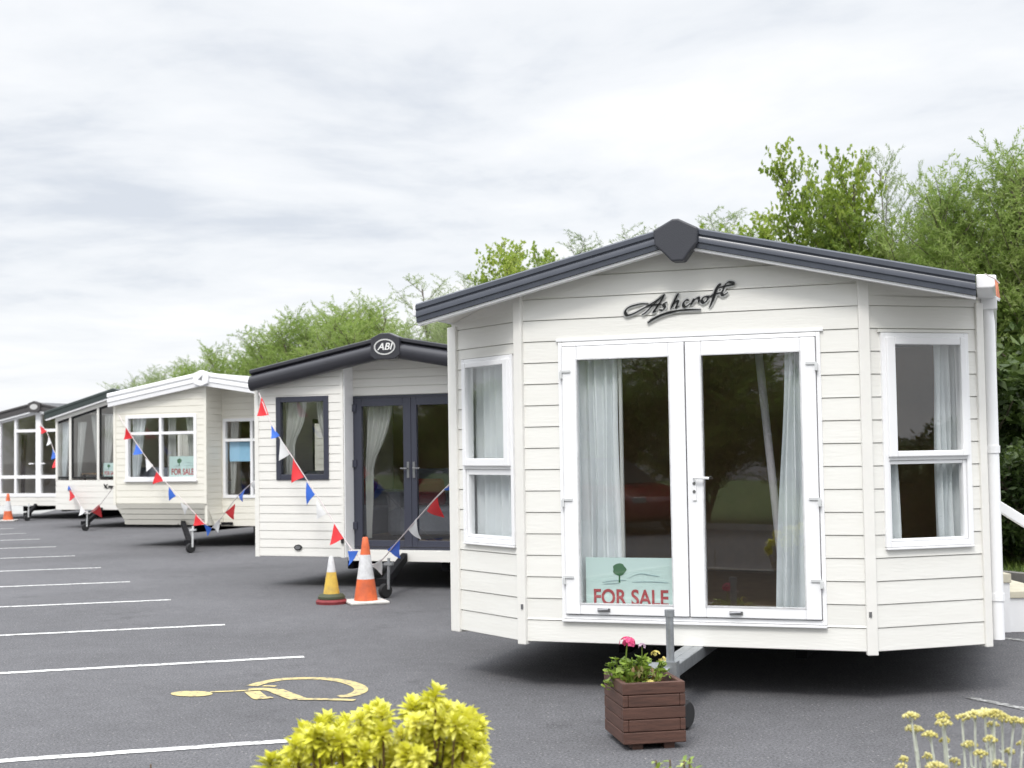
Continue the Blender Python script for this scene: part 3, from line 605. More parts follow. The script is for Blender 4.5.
mb = MB(); mb.prism([(uc3 + x, -.205, ZP3 + z) for x, z in ((-.05, -.13), (.0, -.09), (.055, -.05), (.03, -.12), (.04, -.15), (-.01, -.13))], (0, .006, 0)); mb.build('emblem', M['chrome'], cp3)
prop_leg(h3, (-.62, .2, .45), (.42, -1.05))

# ================================================================== CARAVAN 4 (full height front glazing)
h4 = thing('static_caravan', (-9.295, 32.8, 0), -TH2, 'white static caravan with tall slanted front glazing, second from the left', 'static caravan', 'static caravans for sale in the row')
Z4 = .42; P4 = .14; uc4 = .03; SL4 = .25; ZP4 = 3.25
mb = MB(); siding(mb, -1.74, 1.8, Z4, 1.12, P4, groove=.006, out=.012); mb.build('front_wall', M['siding2'], h4)
top4 = lambda u: ZP4 - .30 - SL4 * abs(u - uc4)
mb = MB(); xs = [-1.74, -1.31, -.50, .33, 1.14, 1.8]; bw = .06
for i, x in enumerate(xs):
    x0 = x - bw / 2 if 0 < i < 5 else (x if i == 0 else x - bw); mb.prism([(x0, -.02, 1.12), (x0 + bw, -.02, 1.12), (x0 + bw, -.02, top4(x0 + bw) + .02), (x0, -.02, top4(x0) + .02)], (0, .09, 0))
for sg in (-1, 1):
    e = uc4 + 1.74 if sg < 0 else 1.8 - uc4
    mb.prism([(uc4, -.03, ZP4 - .3), (uc4 + sg * e, -.03, ZP4 - .3 - SL4 * e), (uc4 + sg * e, -.03, ZP4 - .09 - SL4 * e), (uc4, -.03, ZP4 - .09)], (0, .09, 0))
mb.build('glazing_frame', M['siding2'], h4)
for i in range(5):
    a, b = xs[i] + .03, xs[i + 1] - .03
    pts = [(a, 0, 1.16), (b, 0, 1.16), (b, 0, top4(b))] + ([(uc4, 0, top4(uc4))] if a < uc4 < b else []) + [(a, 0, top4(a))]
    mb = MB()
    n = len(pts); cc = Vector((sum(p[0] for p in pts) / n, 0, sum(p[2] for p in pts) / n))
    inn = [tuple(Vector(p) + (cc - Vector(p)).normalized() * .05) for p in pts]
    for k in range(n): 
        k2 = (k + 1) % n; mb.prism([pts[k], pts[k2], inn[k2], inn[k]], (0, .05, 0))
    w = mb.build('window', M['rubber'], h4); mb = MB(); mb.prism([(p[0], .02, p[2]) for p in inn], (0, .006, 0)); mb.build('pane', M['glass'], w)
for a, b, a2, b2, m in ((-1.65, -1.42, -1.65, -1.55, 'curtain'), (-1.22, -.95, -1.22, -1.15, 'sheer'), (-.58, -.80, -.58, -.62, 'sheer'), (-.42, -.08, -.42, -.34, 'sheer'), (1.0, .7, 1.0, .9, 'sheer')):
    curtain('curtain', h4, Matrix(), a, b, a2, b2, 1.15, 2.5 if a < -1 else 2.65, .14, M[m], 4, .03)
shell(h4, -1.74, 1.8, uc4, .1, 10.6, Z4, 2.72, ZP4, M['siding2'], P4, M['upvc'], M['roof'], SL4, -.068, groove=.006, ext=.02, lit=False)
fp4 = [(.03, .012), (-.05, .012), (-.06, 0), (-.06, -.05), (-.045, -.06), (-.045, -.17), (.03, -.17)]
for sg in (-1, 1):
    f = barge(h4, M['greenish'], fp4, uc4, ZP4, 2.0, sg, SL4, -.1, 'fascia'); barge(f, M['upvc'], [(.05, -.172), (-.03, -.172), (-.03, -.21), (.05, -.21)], uc4, ZP4, 1.98, sg, SL4, -.1, 'edge_strip')
def f4(x, y): return (-.33 + x * .1, .93 + y * .1)
mb = MB(); pen(mb, [[(0, 1.0), (.5, .35), (.9, 0), (1.3, .1)], [(1.1, 1.0), (.6, .5), (.1, 0)], [(1.3, .1), (1.5, .5), (1.5, .1), (1.9, .5), (1.9, .1)], [(2.1, .5), (2.5, .1)], [(2.6, .5), (2.1, 0), (1.9, -.2)], [(2.6, .5), (2.9, .1), (3.1, .3)]], f4, .012, .034, -.03, d=.012); mb.build('name_lettering', M['black_letter'], h4)
prop_leg(h4, (-.45, .1, .46), (.04, -1.14))

# ================================================================== CARAVAN 5 (far left, white glazed doors)
h5 = thing('static_caravan', (-13.222, 38.2, 0), -TH2, 'farthest static caravan at the left end, with white framed glass front', 'static caravan', 'static caravans for sale in the row')
Z5 = .36; uc5 = .37; SL5 = .19; ZP5 = 3.16; L5, R5 = -1.55, 2.25
mb = MB(); siding(mb, L5, R5, Z5, .60, .12, groove=.006, out=.012); mb.build('front_wall', M['siding2'], h5)
top5 = lambda u: ZP5 - .30 - SL5 * abs(u - uc5)
xs = [L5, -.95, -.41, .37, 1.15, 1.70, R5]; bw = .075
mb = MB()
for i, x in enumerate(xs):
    wv = .17 if i == 3 else bw
    x0 = x - wv / 2 if 0 < i < 6 else (x if i == 0 else x - wv); mb.prism([(x0, -.03, .60), (x0 + wv, -.03, .60), (x0 + wv, -.03, top5(x0 + wv) + .02), (x0, -.03, top5(x0) + .02)], (0, .09, 0))
for sg in (-1, 1):
    e = uc5 - L5 if sg < 0 else R5 - uc5
    mb.prism([(uc5, -.035, ZP5 - .3), (uc5 + sg * e, -.035, ZP5 - .3 - SL5 * e), (uc5 + sg * e, -.035, ZP5 - .09 - SL5 * e), (uc5, -.035, ZP5 - .09)], (0, .09, 0))
for i in range(6):
    a = xs[i] + (.0 if i == 0 else bw / 2); b = xs[i + 1] - bw / 2
    if i == 2: b = .37 - .085
    if i == 3: a = .37 + .085
    mb.box(a, b, -.025, .05, .605, .70); mb.box(a, b, -.025, .05, 1.10, 1.19)
    if 1 < i < 4: mb.box(a, b, -.025, .05, 2.36, 2.44)
mb.build('glazing_frame', M['upvc'], h5)
for i in range(6):
    a, b = xs[i] + bw / 2, xs[i + 1] - bw / 2
    mb = MB(); mb.box(a, b, .02, .026, .70, 1.10); mb.build('pane', M['glass'], h5)
    mb = MB(); mb.prism([(a, .02, 1.19), (b, .02, 1.19), (b, .02, top5(b)), (a, .02, top5(a))], (0, .006, 0)); mb.build('pane', M['glass'], h5)
for hx, d in ((.22, -.12), (.52, .12)):
    mb = MB(); mb.tube([(hx, -.03, 1.5), (hx, -.08, 1.5), (hx + d, -.08, 1.5)], .018, 8); mb.build('door_handle', M['upvc'], h5)
curtain('curtain', h5, Matrix(), -.40, -.2, -.40, -.3, .7, 2.3, .2, M['wood_dark'], 3, .03)
shell(h5, L5, R5, uc5, .1, 10.6, Z5, 2.72, ZP5, M['siding2'], .12, M['upvc'], M['roof'], SL5, -.068, groove=.006, ext=.02, lit=False)
fp5 = [(.03, .012), (-.05, .012), (-.06, 0), (-.06, -.04), (-.03, -.05), (-.03, -.11), (-.05, -.12), (-.05, -.20), (.03, -.20)]
for sg in (-1, 1):
    f = barge(h5, M['brownish'], fp5, uc5, ZP5, 2.0, sg, SL5, -.1, 'fascia'); barge(f, M['upvc'], [(.05, -.202), (-.03, -.202), (-.03, -.25), (.05, -.25)], uc5, ZP5, 1.98, sg, SL5, -.1, 'edge_strip')
mb = MB(); mb.prism([(uc5 + x, -.2, ZP5 + z) for x, z in ((-.2, -.02), (0, .04), (.2, -.02), (.2, -.2), (.12, -.27), (-.12, -.27), (-.2, -.2))], (0, .1, 0)); c5 = mb.build('ridge_cap', M['brownish'], h5)
mb = MB(); mb.prism([(uc5 + .13 * math.cos(t), -.206, ZP5 - .12 + .075 * math.sin(t)) for t in [2 * PI * k / 20 for k in range(20)]], (0, .008, 0)); mb.build('oval_badge', M['silver_letter'], c5)
prop_leg(h5, (.22, .1, .40), (.76, -.9))

# ================================================================== things inside the caravans
def inside(home, x, y, z, rz=0):
    W = Matrix.Translation(home.location) @ Matrix.Rotation(home.rotation_euler.z, 4, 'Z'); p = W @ Vector((x, y, z)); return p, home.rotation_euler.z + rz
def sale_sign(home, x, y, z, w, h, label, group='for sale boards behind the glass'):
    p, r = inside(home, x, y, z); t = thing('for_sale_sign', p, r, label, 'sale sign', group)
    mb = MB(); mb.box(-w / 2, w / 2, 0, .006, 0, h); mb.build('board', M['mint'], t)
    text_mesh('sale_lettering', 'FOR SALE', h * .37, M['red_letter'], t, Matrix.Translation((w * .0, -.003, h * .315)), .001, 0, .74 * w / h * .72, h * .007)
    mb = MB(); cx, cz, s = -w * .12, h * .74, h
    mb.prism([(cx + s * .115 * math.cos(a) * (1 + .12 * math.cos(5 * a)), -.003, cz + .06 * s + s * .105 * math.sin(a)) for a in [2 * PI * k / 20 for k in range(20)]], (0, .002, 0))
    mb.prism([(cx - .015 * s, -.003, cz - .16 * s), (cx + .015 * s, -.003, cz - .16 * s), (cx + .012 * s, -.003, cz - .03 * s), (cx - .012 * s, -.003, cz - .03 * s)], (0, .002, 0)); mb.build('tree_logo', M['logo_green'], t)
    mb = MB(); pen(mb, [[(-.30 * s, -.16 * s), (-.1 * s, -.13 * s), (.12 * s, -.12 * s)], [(-.28 * s, -.19 * s), (0, -.17 * s)], [(.16 * s, -.08 * s), (.35 * s, -.01 * s), (.55 * s, -.03 * s), (.7 * s, -.05 * s)], [(.22 * s, -.15 * s), (.5 * s, -.14 * s), (.85 * s, -.15 * s)]], lambda a, b: (cx + a, cz + b), .004 * s, .03 * s, -.003, d=.002); mb.build('logo_lines', M['logo_grey'], t)
    return t
sale_sign(h1, -.425, .03, .52, .64, .41, 'large mint green for sale board behind the left white glass door')
sale_sign(h3, -.52, .06, 1.24, .58, .42, 'mint green for sale board in the two-pane front window of the cream caravan')
sale_sign(h4, -.22, .08, 1.16, .40, .36, 'small mint green sale board at the foot of the tall slanted glazing')
p, r = inside(h3, .38, .56, 1.55); t = thing('poster', p, r, 'sky blue poster behind the side glass of the cream caravan', 'poster')
mb = MB(); mb.box(-.22, .22, 0, .004, 0, .36); mb.build('sheet', M['blue_paper'], t)
p, r = inside(h1, .42, .42, .47); t = thing('pole', p, r, 'grey pole leaning behind the right white glass door of the nearest caravan', 'pole')
mb = MB(); mb.tube([(.18, 0, 0), (-.0, .06, 2.0)], .028, 12); mb.tube([(.182, -.001, -.0), (.179, .001, .03)], .036, 12); mb.build('shaft', M['pole_grey'], t, smooth=True)
mb = MB(); mb.tube([(.002, .059, 1.97), (-.003, .061, 2.02)], .033, 12); mb.build('end_cap', M['rubber'], t)
def sofa(home, x, y, z, rz, label, w=1.7, cush=('red_fabric', 'red_fabric')):
    p, r = inside(home, x, y, z, rz); t = thing('sofa', p, r, label, 'sofa', 'sofas inside the caravans')
    mb = MB(); mb.box(-w / 2, w / 2, 0, .8, .06, .42); mb.build('seat', M['sofa'], t, bevel=.05)
    mb = MB(); mb.box(-w / 2, w / 2, .55, .8, .43, .92); mb.build('backrest', M['sofa'], t, bevel=.06)
    for s in (-1, 1): mb = MB(); mb.box(s * w / 2 - .09, s * w / 2 + .09, -.02, .82, .06, .64); mb.build('armrest', M['sofa'], t, bevel=.05)
    for i, c in enumerate(cush):
        mb = MB(Matrix.Translation((-.45 + .9 * i, .42, .60)) @ Matrix.Rotation(.35, 4, 'X')); mb.box(-.2, .2, -.06, .06, -.18, .2); mb.build('cushion', M[c], t, bevel=.055)
    for sx in (-1, 1):
        for yy in (.06, .74): mb = MB(); mb.box(sx * (w / 2 - .05) - .02, sx * (w / 2 - .05) + .02, yy - .02, yy + .02, 0, .06); mb.build('leg', M['wood_dark'], t)
    return t
sofa(h2, .95, 1.3, .53, rad(12), 'grey blue sofa with red cushions behind the dark framed glass doors')
sofa(h2, -.2, 1.3, .53, rad(90), 'grey blue sofa beside the dark framed front window', 1.3)
sofa(h3, -1.0, 1.15, .54, PI, 'grey sofa behind the front window of the cream caravan', 1.6, ('sofa',))
p, r = inside(h4, -.9, .7, .56); t = thing('dining_table', p, r, 'wooden table behind the tall glazing of the second caravan from the left', 'table')
mb = MB(); mb.box(-.45, .45, -.3, .3, .68, .72); mb.build('tabletop', M['inwall'], t, bevel=.01)
for sx in (-.38, .38):
    for sy in (-.24, .24): mb = MB(); mb.box(sx - .025, sx + .025, sy - .025, sy + .025, 0, .68); mb.build('leg', M['wood_dark'], t)
p, r = inside(h2, .55, 2.6, .53); t = thing('table_lamp', p, r, 'table lamp with pale shade deep behind the dark framed glass doors', 'lamp')
mb = MB(); mb.lathe([(.2, 0), (.2, .03), (.03, .05), (.03, .95), (.05, 1.0)], 16); mb.build('lamp_stand', M['wood_dark'], t, smooth=True)
mb = MB(); mb.lathe([(.15, .95), (.11, 1.32)], 20); mb.build('lamp_shade', M['sheer'], t, smooth=True)

# ================================================================== ground
def sheet(name, pts, z, m, kind='structure', th=0.0):
    mb = MB(); mb.add([(x, y, z) for x, y in pts], [tuple(range(len(pts)))]); o = mb.build(name, m, None, recalc=False); o['kind'] = kind; return o
g = sheet('ground', [(-300, -200), (300, -200), (300, 500), (-300, 500)], 0, M['asphalt'])
def V2(v): return (v.x, v.y)
# parking bay lines (ends surveyed from the photo, each one running off to the left)
ends = [(305, 740, 0, 764), (304, 657, 0, 673.6), (225, 625, 0, 632.8), (171, 600, 0, 605.4), (130, 582, 0, 585), (101, 567.8, 0, 569.6), (75, 556, 0, 557), (56, 546.8, 0, 547.8), (40, 539.3, 0, 540), (26, 533.6, 0, 534.2), (14, 528.6, 0, 529)]
dline = (G(0, 673.6) - G(304, 657)).normalized()
for i, (x, y, x2, y2) in enumerate(ends):
    a = G(x, y); d = dline; n = Vector((-d.y, d.x, 0)); b = a + d * 5.2
    mb = MB(); K = 26; w = .05
    vs = []
    for k in range(K + 1):
        c = a + (b - a) * (k / K); jit = .006 * math.sin(k * 2.3 + i)
        vs += [c + n * (w + jit), c - n * (w - jit)]
    mb.add([(v.x, v.y, .004) for v in vs], [(2 * k, 2 * k + 1, 2 * k + 3, 2 * k + 2) for k in range(K)]); o = mb.build('parking_line', M['line'], None, recalc=False); o['kind'] = 'structure'
def ribbon_ground(name, px, w, m, z=.004, closed=False, world=False):
    c = px if world else [G(x, y) for x, y in px]
    mb = MB(); vs = []; n = len(c)
    for i in range(n):
        t = (c[min(i + 1, n - 1)] - c[max(i - 1, 0)]).normalized(); nn = Vector((-t.y, t.x, 0)); ww = w[i] if isinstance(w, (list, tuple)) else w
        vs += [c[i] + nn * ww / 2, c[i] - nn * ww / 2]
    mb.add([(v.x, v.y, z) for v in vs], [(2 * k, 2 * k + 1, 2 * k + 3, 2 * k + 2) for k in range(n - 1)]); o = mb.build(name, m, None, recalc=False); o['kind'] = 'structure'; return o
ribbon_ground('parking_line', [(969, 697.8), (1000, 704.2), (1060, 716.5)], .075, M['line_faint'])
ribbon_ground('parking_line', [(1000, 637.5), (1024, 641), (1080, 649)], .09, M['line_faint'])
# yellow wheelchair symbol painted on the bay
mb = MB()
def rib(px, w, z=.004):
    c = [G(160 + x / 4.267, 660 + y / 4.267) for x, y in px]; cc = catmull(c, 5); n = len(cc); vs = []
    for i in range(n):
        t = (cc[min(i + 1, n - 1)] - cc[max(i - 1, 0)]).normalized(); nn = Vector((-t.y, t.x, 0)); vs += [cc[i] + nn * w / 2, cc[i] - nn * w / 2]
    mb.add([(v.x, v.y, z) for v in vs], [(2 * k, 2 * k + 1, 2 * k + 3, 2 * k + 2) for k in range(n - 1)])
rib([(392, 112), (440, 98), (520, 84), (620, 80), (720, 83), (800, 96), (850, 116), (855, 135), (815, 152), (762, 158)], .10)
rib([(378, 128), (430, 126), (490, 130)], .09, .0045); rib([(490, 130), (535, 148), (590, 168)], .12, .005); rib([(590, 169), (700, 170), (832, 174)], .07, .0055)
rib([(392, 136), (425, 162), (440, 166)], .11, .0048); rib([(430, 166), (478, 161)], .07, .0052); rib([(215, 138), (300, 135), (385, 131)], .045, .0043); rib([(440, 112), (495, 114)], .05, .0042)
hd = [G(160 + (135 + 90 * math.cos(t)) / 4.267, 660 + (146 + 12 * math.sin(t)) / 4.267) for t in [2 * PI * k / 24 for k in range(24)]]
mb.add([(v.x, v.y, .0046) for v in hd], [tuple(range(24))])
o = mb.build('wheelchair_symbol', M['yellow_paint'], None, recalc=False); o['kind'] = 'structure'
# grassed strip behind the row
vd = Vector((-.437, .9, 0)); vn = Vector((.9, .437, 0)); v0 = Vector((6.1, 16.6, 0))
vp = [v0 - vd * 12, v0 + vd * 90, v0 + vd * 90 + vn * 60, v0 - vd * 12 + vn * 60]
sheet('grass_verge', [V2(p) for p in vp], .09, M['verge'])
mb = MB(); a = v0 - vd * 12; b = v0 + vd * 90; mb.bar((a.x, a.y, .06), (b.x, b.y, .06), .14, .14); o = mb.build('verge_kerb', M['kerb']); o['kind'] = 'structure'
sheet('concrete_yard', [(-60, 41.5), (-14, 41.5), (-22, 90), (-80, 90)], .006, M['concrete'])
# planted bed in front of the photographer
bedp = [(-3.6, 2.2), (3.4, 2.2), (3.4, 5.6), (-3.6, 5.6)]
sheet('soil_bed', bedp, .10, M['soil'])
mb = MB(); mb.box(-3.72, 3.52, 5.6, 5.72, 0, .14); mb.box(-3.72, 3.52, 2.08, 2.2, 0, .14); mb.box(-3.72, -3.6, 2.2, 5.6, 0, .14); mb.box(3.4, 3.52, 2.2, 5.6, 0, .14); o = mb.build('bed_kerb', M['kerb'], bevel=.01); o['kind'] = 'structure'

# ================================================================== cones
def cone(p, rz, s, label, kind):
    t = thing('traffic_cone', p, rz, label, 'traffic cone', 'traffic cones on the car park')
    if kind == 'orange':
        prof = lambda z: .030 + (.128 - .030) * (1 - (z - .03) / (.70 - .03))
        rf = [(.03, .26, 'orange'), (.26, .52, 'cone_white'), (.52, .70, 'orange')]
        mb = MB(); mb.box(-.21, .21, -.21, .21, 0, .032); mb.build('base', M['cone_base'], t, bevel=.012)
    else:
        prof = lambda z: .026 + (.095 - .026) * (1 - (z - .10) / (.53 - .10)); rf = [(.115, .36, 'cone_yellow'), (.36, .53, 'cone_white')]
        mb = MB(); mb.lathe([(.175, 0), (.18, .03), (.16, .052), (.1, .056)], 28); mb.build('lower_base', M['cone_red'], t, smooth=True)
        mb = MB(); mb.lathe([(.155, .058), (.155, .085), (.13, .112), (.1, .115)], 28); mb.build('base', M['cone_green'], t, smooth=True)
    for a, b, m in rf:
        mb = MB(); mb.lathe([(prof(a), a), (prof((a + b) / 2), (a + b) / 2), (prof(b), b)] + ([(prof(b) * .8, b + .008)] if b > .525 else []), 28); o = mb.build('sleeve' if m == 'cone_white' else 'cone_body', M[m], t, smooth=True)
    t.scale = (s, s, s); return t
cone(G(365, 604) + Vector((0, .1, 0)), rad(20), 1.04, 'orange and white traffic cone on a pale base by the second caravan', 'orange')
cone(G(331, 604) + Vector((0, .05, 0)), rad(10), .98, 'yellow and white cone on a red base beside the orange one', 'yellow')
cone(G(8, 521), rad(5), 1.02, 'orange and white traffic cone standing alone in front of the far left caravan', 'orange')

# ================================================================== bunting
def bunting(label, path, flags):
    """path = surveyed (x, y, distance) points of the cord; flags = colour + three corners"""
    P = [at(*q) for q in path]
    t = thing('bunting', P[0], 0, label, 'bunting', 'strings of pennants across the caravan fronts'); O = P[0]
    mb = MB(); mb.tube([p - O for p in catmull(P, 6)], .006, 6); mb.build('cord', M['cord'], t)
    def dep(x):
        for (x0, y0, d0), (x1, y1, d1) in zip(path[:-1], path[1:]):
            if x0 <= x <= x1: return d0 + (d1 - d0) * (x - x0) / (x1 - x0)
        return path[0][2] if x < path[0][0] else path[-1][2]
    for k, (c, a, b, q) in enumerate(flags):
        A = at(*a, dep(a[0])); B = at(*b, dep(b[0])); Q = at(*q, dep((a[0] + b[0]) / 2) + random.uniform(-.07, .07))
        nrm = (B - A).cross(Q - A).normalized(); N = 6; mb = MB(); vs = []
        for side in (-.0015, .0015):
            for j in range(N + 1):
                s = j / N; l = A + (Q - A) * s; r = B + (Q - B) * s
                for i in range(N + 1):
                    p = l + (r - l) * (i / N); wv = .022 * math.sin(s * 3.2 + k) * s + .012 * math.sin(i / N * PI + k * 2) * (1 - s)
                    vs.append(p + nrm * (wv + side) - O)
        n1 = (N + 1) ** 2; fs = []
        for j in range(N):
            for i in range(N):
                q0 = j * (N + 1) + i; fs += [(q0, q0 + 1, q0 + N + 2, q0 + N + 1), (n1 + q0, n1 + q0 + N + 1, n1 + q0 + N + 2, n1 + q0 + 1)]
        mb.add(vs, fs); f = mb.build('pennant', M['flag_' + c], t, smooth=True, recalc=False); f['label'] = c + ' pennant'
    return t
bunting('bunting running from the black roof corner down behind the cones to the nearest caravan',
        [(259, 393, 17.5), (272, 425, 17.3), (293, 458, 17.1), (316, 494, 16.9), (344, 538, 16.6), (358, 556, 16.4), (376, 564, 16.0), (398, 541, 14.5), (418, 518, 13.0), (437, 497, 11.7), (451, 483, 10.75)],
        [('red', (261.6, 397), (268.7, 415), (257, 416)), ('blue', (271, 425), (280, 436), (271.5, 439.5)), ('white', (280.5, 437), (290, 453.6), (280, 461)), ('red', (293.3, 458), (303.8, 477), (291.4, 483)),
         ('blue', (306, 481.7), (315.5, 494.6), (306, 505)), ('white', (317, 500), (326, 514), (316, 519)), ('red', (334.3, 524), (343.7, 538), (329.6, 545)), ('blue', (347, 551), (359, 551), (349.5, 566)), ('white', (372, 566), (381, 559), (383.5, 574)),
         ('blue', (388, 549.7), (398.7, 540), (401, 558)), ('white', (407, 529.8), (417.5, 518), (420, 540)), ('red', (427, 511), (437.4, 497), (442, 519)), ('blue', (445, 489), (450.5, 483), (451.5, 492))])
bunting('bunting sagging across the cream caravan front to the next white caravan',
        [(118, 414, 25.9), (126, 427, 25.6), (143, 453, 25.3), (163, 479, 24.9), (188, 506, 24.5), (204, 523, 24.3), (212, 528, 24.2), (222, 517, 23), (238, 496, 21), (258, 478, 18.1)],
        [('red', (126, 427), (133.4, 438), (123.7, 439.6)), ('blue', (136, 443), (143, 453.7), (133.4, 455.4)), ('white', (145.7, 458), (152.7, 465), (147.4, 472)), ('red', (157, 471), (163, 481), (152.7, 484.4)),
         ('blue', (168.5, 487), (176.5, 496), (168.5, 501)), ('white', (181, 502), (188, 507), (184, 515)), ('red', (196, 514), (205.5, 524), (193, 525.6)), ('blue', (203, 524), (212, 528), (208, 536)),
         ('white', (212.5, 527), (219.5, 519), (219.5, 532.6)), ('red', (225.7, 512.4), (234.5, 504), (234.5, 519.4)), ('blue', (238, 495), (246, 489), (242, 502)), ('white', (251, 485), (257.5, 479), (256, 492))])
bunting('bunting sagging from the far left caravans to the cream caravan corner',
        [(38, 421, 37.6), (47, 433, 36.5), (56, 456, 35), (65, 476, 33.8), (75, 496, 32.6), (86, 512, 31.4), (95, 510, 29.5), (106, 497, 27.5), (114, 486, 26)],
        [('red', (40, 426), (47, 431), (41, 434)), ('white', (48, 436), (52, 443), (47, 446)), ('blue', (53, 449), (57, 457), (52, 460)), ('red', (56.5, 457), (62, 466.6), (52, 468.4)), ('white', (61, 469), (65, 476.6), (56.5, 477)), ('blue', (66.5, 482), (71, 488.5), (66, 491)),
         ('red', (70, 490), (74.7, 496.7), (69, 501)), ('white', (80, 505), (85.7, 512), (79.3, 516)), ('red', (91, 512), (99, 504.5), (103, 517))])
p, r = inside(h1, 2.03, -.3, 2.68); t = thing('pennant', p, 0, 'single faded orange pennant hanging from the right gutter end of the nearest caravan', 'pennant')
mb = MB(); mb.prism([(0, 0, .03), (.02, 0, .0), (.04, .03, -.09), (.0, -.02, -.08)], (0, .004, 0)); mb.build('cloth', M['flag_orange'], t)
mb = MB(); mb.prism([(-.002, -.022, -.082), (.042, .028, -.092), (.037, .03, -.11), (.0, -.02, -.105)], (0, .004, 0)); mb.build('hem', M['flag_white'], t)
mb = MB(); mb.tube([(-.06, 0, .06), (0, 0, .03), (.03, .002, 0)], .004, 6); mb.build('cord', M['cord'], t)

# ================================================================== decking steps at the right
d0 = G(985, 633); dk = thing('deck_steps', (d0.x, d0.y, 0), 0, 'white panelled deck steps with sloping handrail at the right side of the nearest caravan', 'deck steps')
mb = MB(); mb.box(-.02, .13, -.02, .13, 0, .50); mb.box(.0, .11, .0, .11, .5, 1.24); ps = mb.build('post', M['upvc'], dk, bevel=.006)
mb = MB(); mb.box(-.012, .122, -.012, .122, 1.241, 1.275); mb.build('post_cap', M['upvc'], ps, bevel=.006)
mb = MB(); mb.box(.13, .24, .02, 1.5, 0, .44); mb.box(.24, .62, .04, 1.5, 0, .30); mb.box(.62, .98, .06, 1.5, 0, .15); mb.build('skirt_panel', M['upvc'], dk)
for a, b, z in ((.12, .25, .44), (.24, .63, .30), (.62, 1.0, .15)): mb = MB(); mb.box(a, b, .0 if a < .2 else .02, 1.52, z, z + (.08 if a < .2 else .06) ); mb.build('tread', M['stone_cap'], dk, bevel=.006)
mb = MB(); mb.bar((.05, .055, 1.20), (1.1, .055, .52), .06, .09); mb.build('handrail', M['upvc'], dk, bevel=.01)
mb = MB(); mb.box(1.02, 1.12, .0, .11, 0, .66); mb.build('post', M['upvc'], dk, bevel=.006)

# ================================================================== planter
A = G(623.8, 751.5); B = G(686.5, 748.2)
ax = (B - A).normalized(); W = (B - A).length; ang = math.atan2(ax.y, ax.x); ay = Vector((-ax.y, ax.x, 0)); Dp = .46
o0 = A + ay * .02
pl = thing('planter', (A + ax * W / 2 + ay * Dp / 2), ang, 'square red brown timber planter on the asphalt in front of the nearest caravan', 'planter')
hw, hd_ = W / 2, Dp / 2; bh = .0655
for side in range(4):
    mb = MB(Matrix.Rotation(side * PI / 2, 4, 'Z'))
    for k in range(5):
        z0 = .035 + k * (bh + .003); ew = hw - (.0 if (k + side) % 2 == 0 else .032) + random.uniform(-.001, .001)
        h_ = hd_ if side % 2 == 0 else hw
        e = (hw if side % 2 == 0 else hd_) - (0 if (k + side) % 2 == 0 else .0325)
        mb.box(-e, e, -h_ + random.uniform(-.001, .001), -h_ + .032, z0, z0 + bh)
    mb.build('side_boards', M['planter'], pl, bevel=.005)
for sx in (-1, 1): mb = MB(); mb.box(sx * (hw - .09) - .03, sx * (hw - .09) + .03, -hd_ + .03, hd_ - .02, 0, .0345); mb.build('foot', M['planter'], pl)
mb = MB(); K = 10
for j in range(K + 1):
    for i in range(K + 1): mb.v.append(Vector((-hw + .033 + (2 * hw - .066) * i / K, -hd_ + .033 + (2 * hd_ - .066) * j / K, .30 + random.uniform(-.008, .012))))
for j in range(K):
    for i in range(K): mb.f.append([j * (K + 1) + i, j * (K + 1) + i + 1, (j + 1) * (K + 1) + i + 1, (j + 1) * (K + 1) + i]); mb.mi.append(0)
mb.build('soil', M['soil'], pl, recalc=False)

# ---- leaves as folded blades
def blade(vs, fs, p, d, up, L, w, fold=.25, curl=.15):
    d = d.normalized(); s = d.cross(up); s = s.normalized() if s.length > 1e-4 else d.orthogonal().normalized(); n = s.cross(d)
    o = len(vs); q = [p, p + d * L * .35 + s * w / 2 + n * w * fold, p + d * L * .7 + s * w * .42 + n * (w * fold - L * curl * .5), p + d * L - n * L * curl, p + d * L * .7 - s * w * .42 + n * (w * fold - L * curl * .5), p + d * L * .35 - s * w / 2 + n * w * fold, p + d * L * .36, p + d * L * .7 - n * L * curl * .5]
    vs += q; fs += [[o, o + 1, o + 6], [o, o + 6, o + 5], [o + 1, o + 2, o + 7, o + 6], [o + 6, o + 7, o + 4, o + 5], [o + 2, o + 3, o + 7], [o + 7, o + 3, o + 4]]
def lobed(vs, fs, p, d, up, R):
    d = d.normalized(); s = d.cross(up).normalized(); n = s.cross(d); o = len(vs); K = 11; vs.append(p + d * R * .5 - n * R * .2)
    for k in range(K):
        a = -2.6 + 5.2 * k / (K - 1); rr = R * (.52 + (.09 if k % 2 else 0)); vs.append(p + d * R * .5 + (d * math.cos(a) + s * math.sin(a)) * rr + n * random.uniform(-.1, .1) * R)
    fs += [[o, o + 1 + k, o + 2 + k] for k in range(K - 1)]
def rawmesh(name, vs, fs, m, parent, smooth=True):
    mb = MB(); mb.v = vs; mb.f = fs; mb.mi = [0] * len(fs); o = mb.build(name, m, parent, recalc=False)
    if smooth: o.data.polygons.foreach_set('use_smooth', [True] * len(fs))
    return o
def rdir(zmin=-1, zmax=1):
    z = random.uniform(zmin, zmax); a = random.uniform(0, 2 * PI); q = math.sqrt(max(0, 1 - z * z)); return Vector((q * math.cos(a), q * math.sin(a), z))
UP = Vector((0, 0, 1))
pc = pl.matrix_basis @ Vector((-.045, -.02, .30))
gt = thing('potted_flowers', pc, ang, 'pink geranium and mixed bedding flowers growing in the timber planter', 'plant')
vs, fs = [], []; stems = MB()
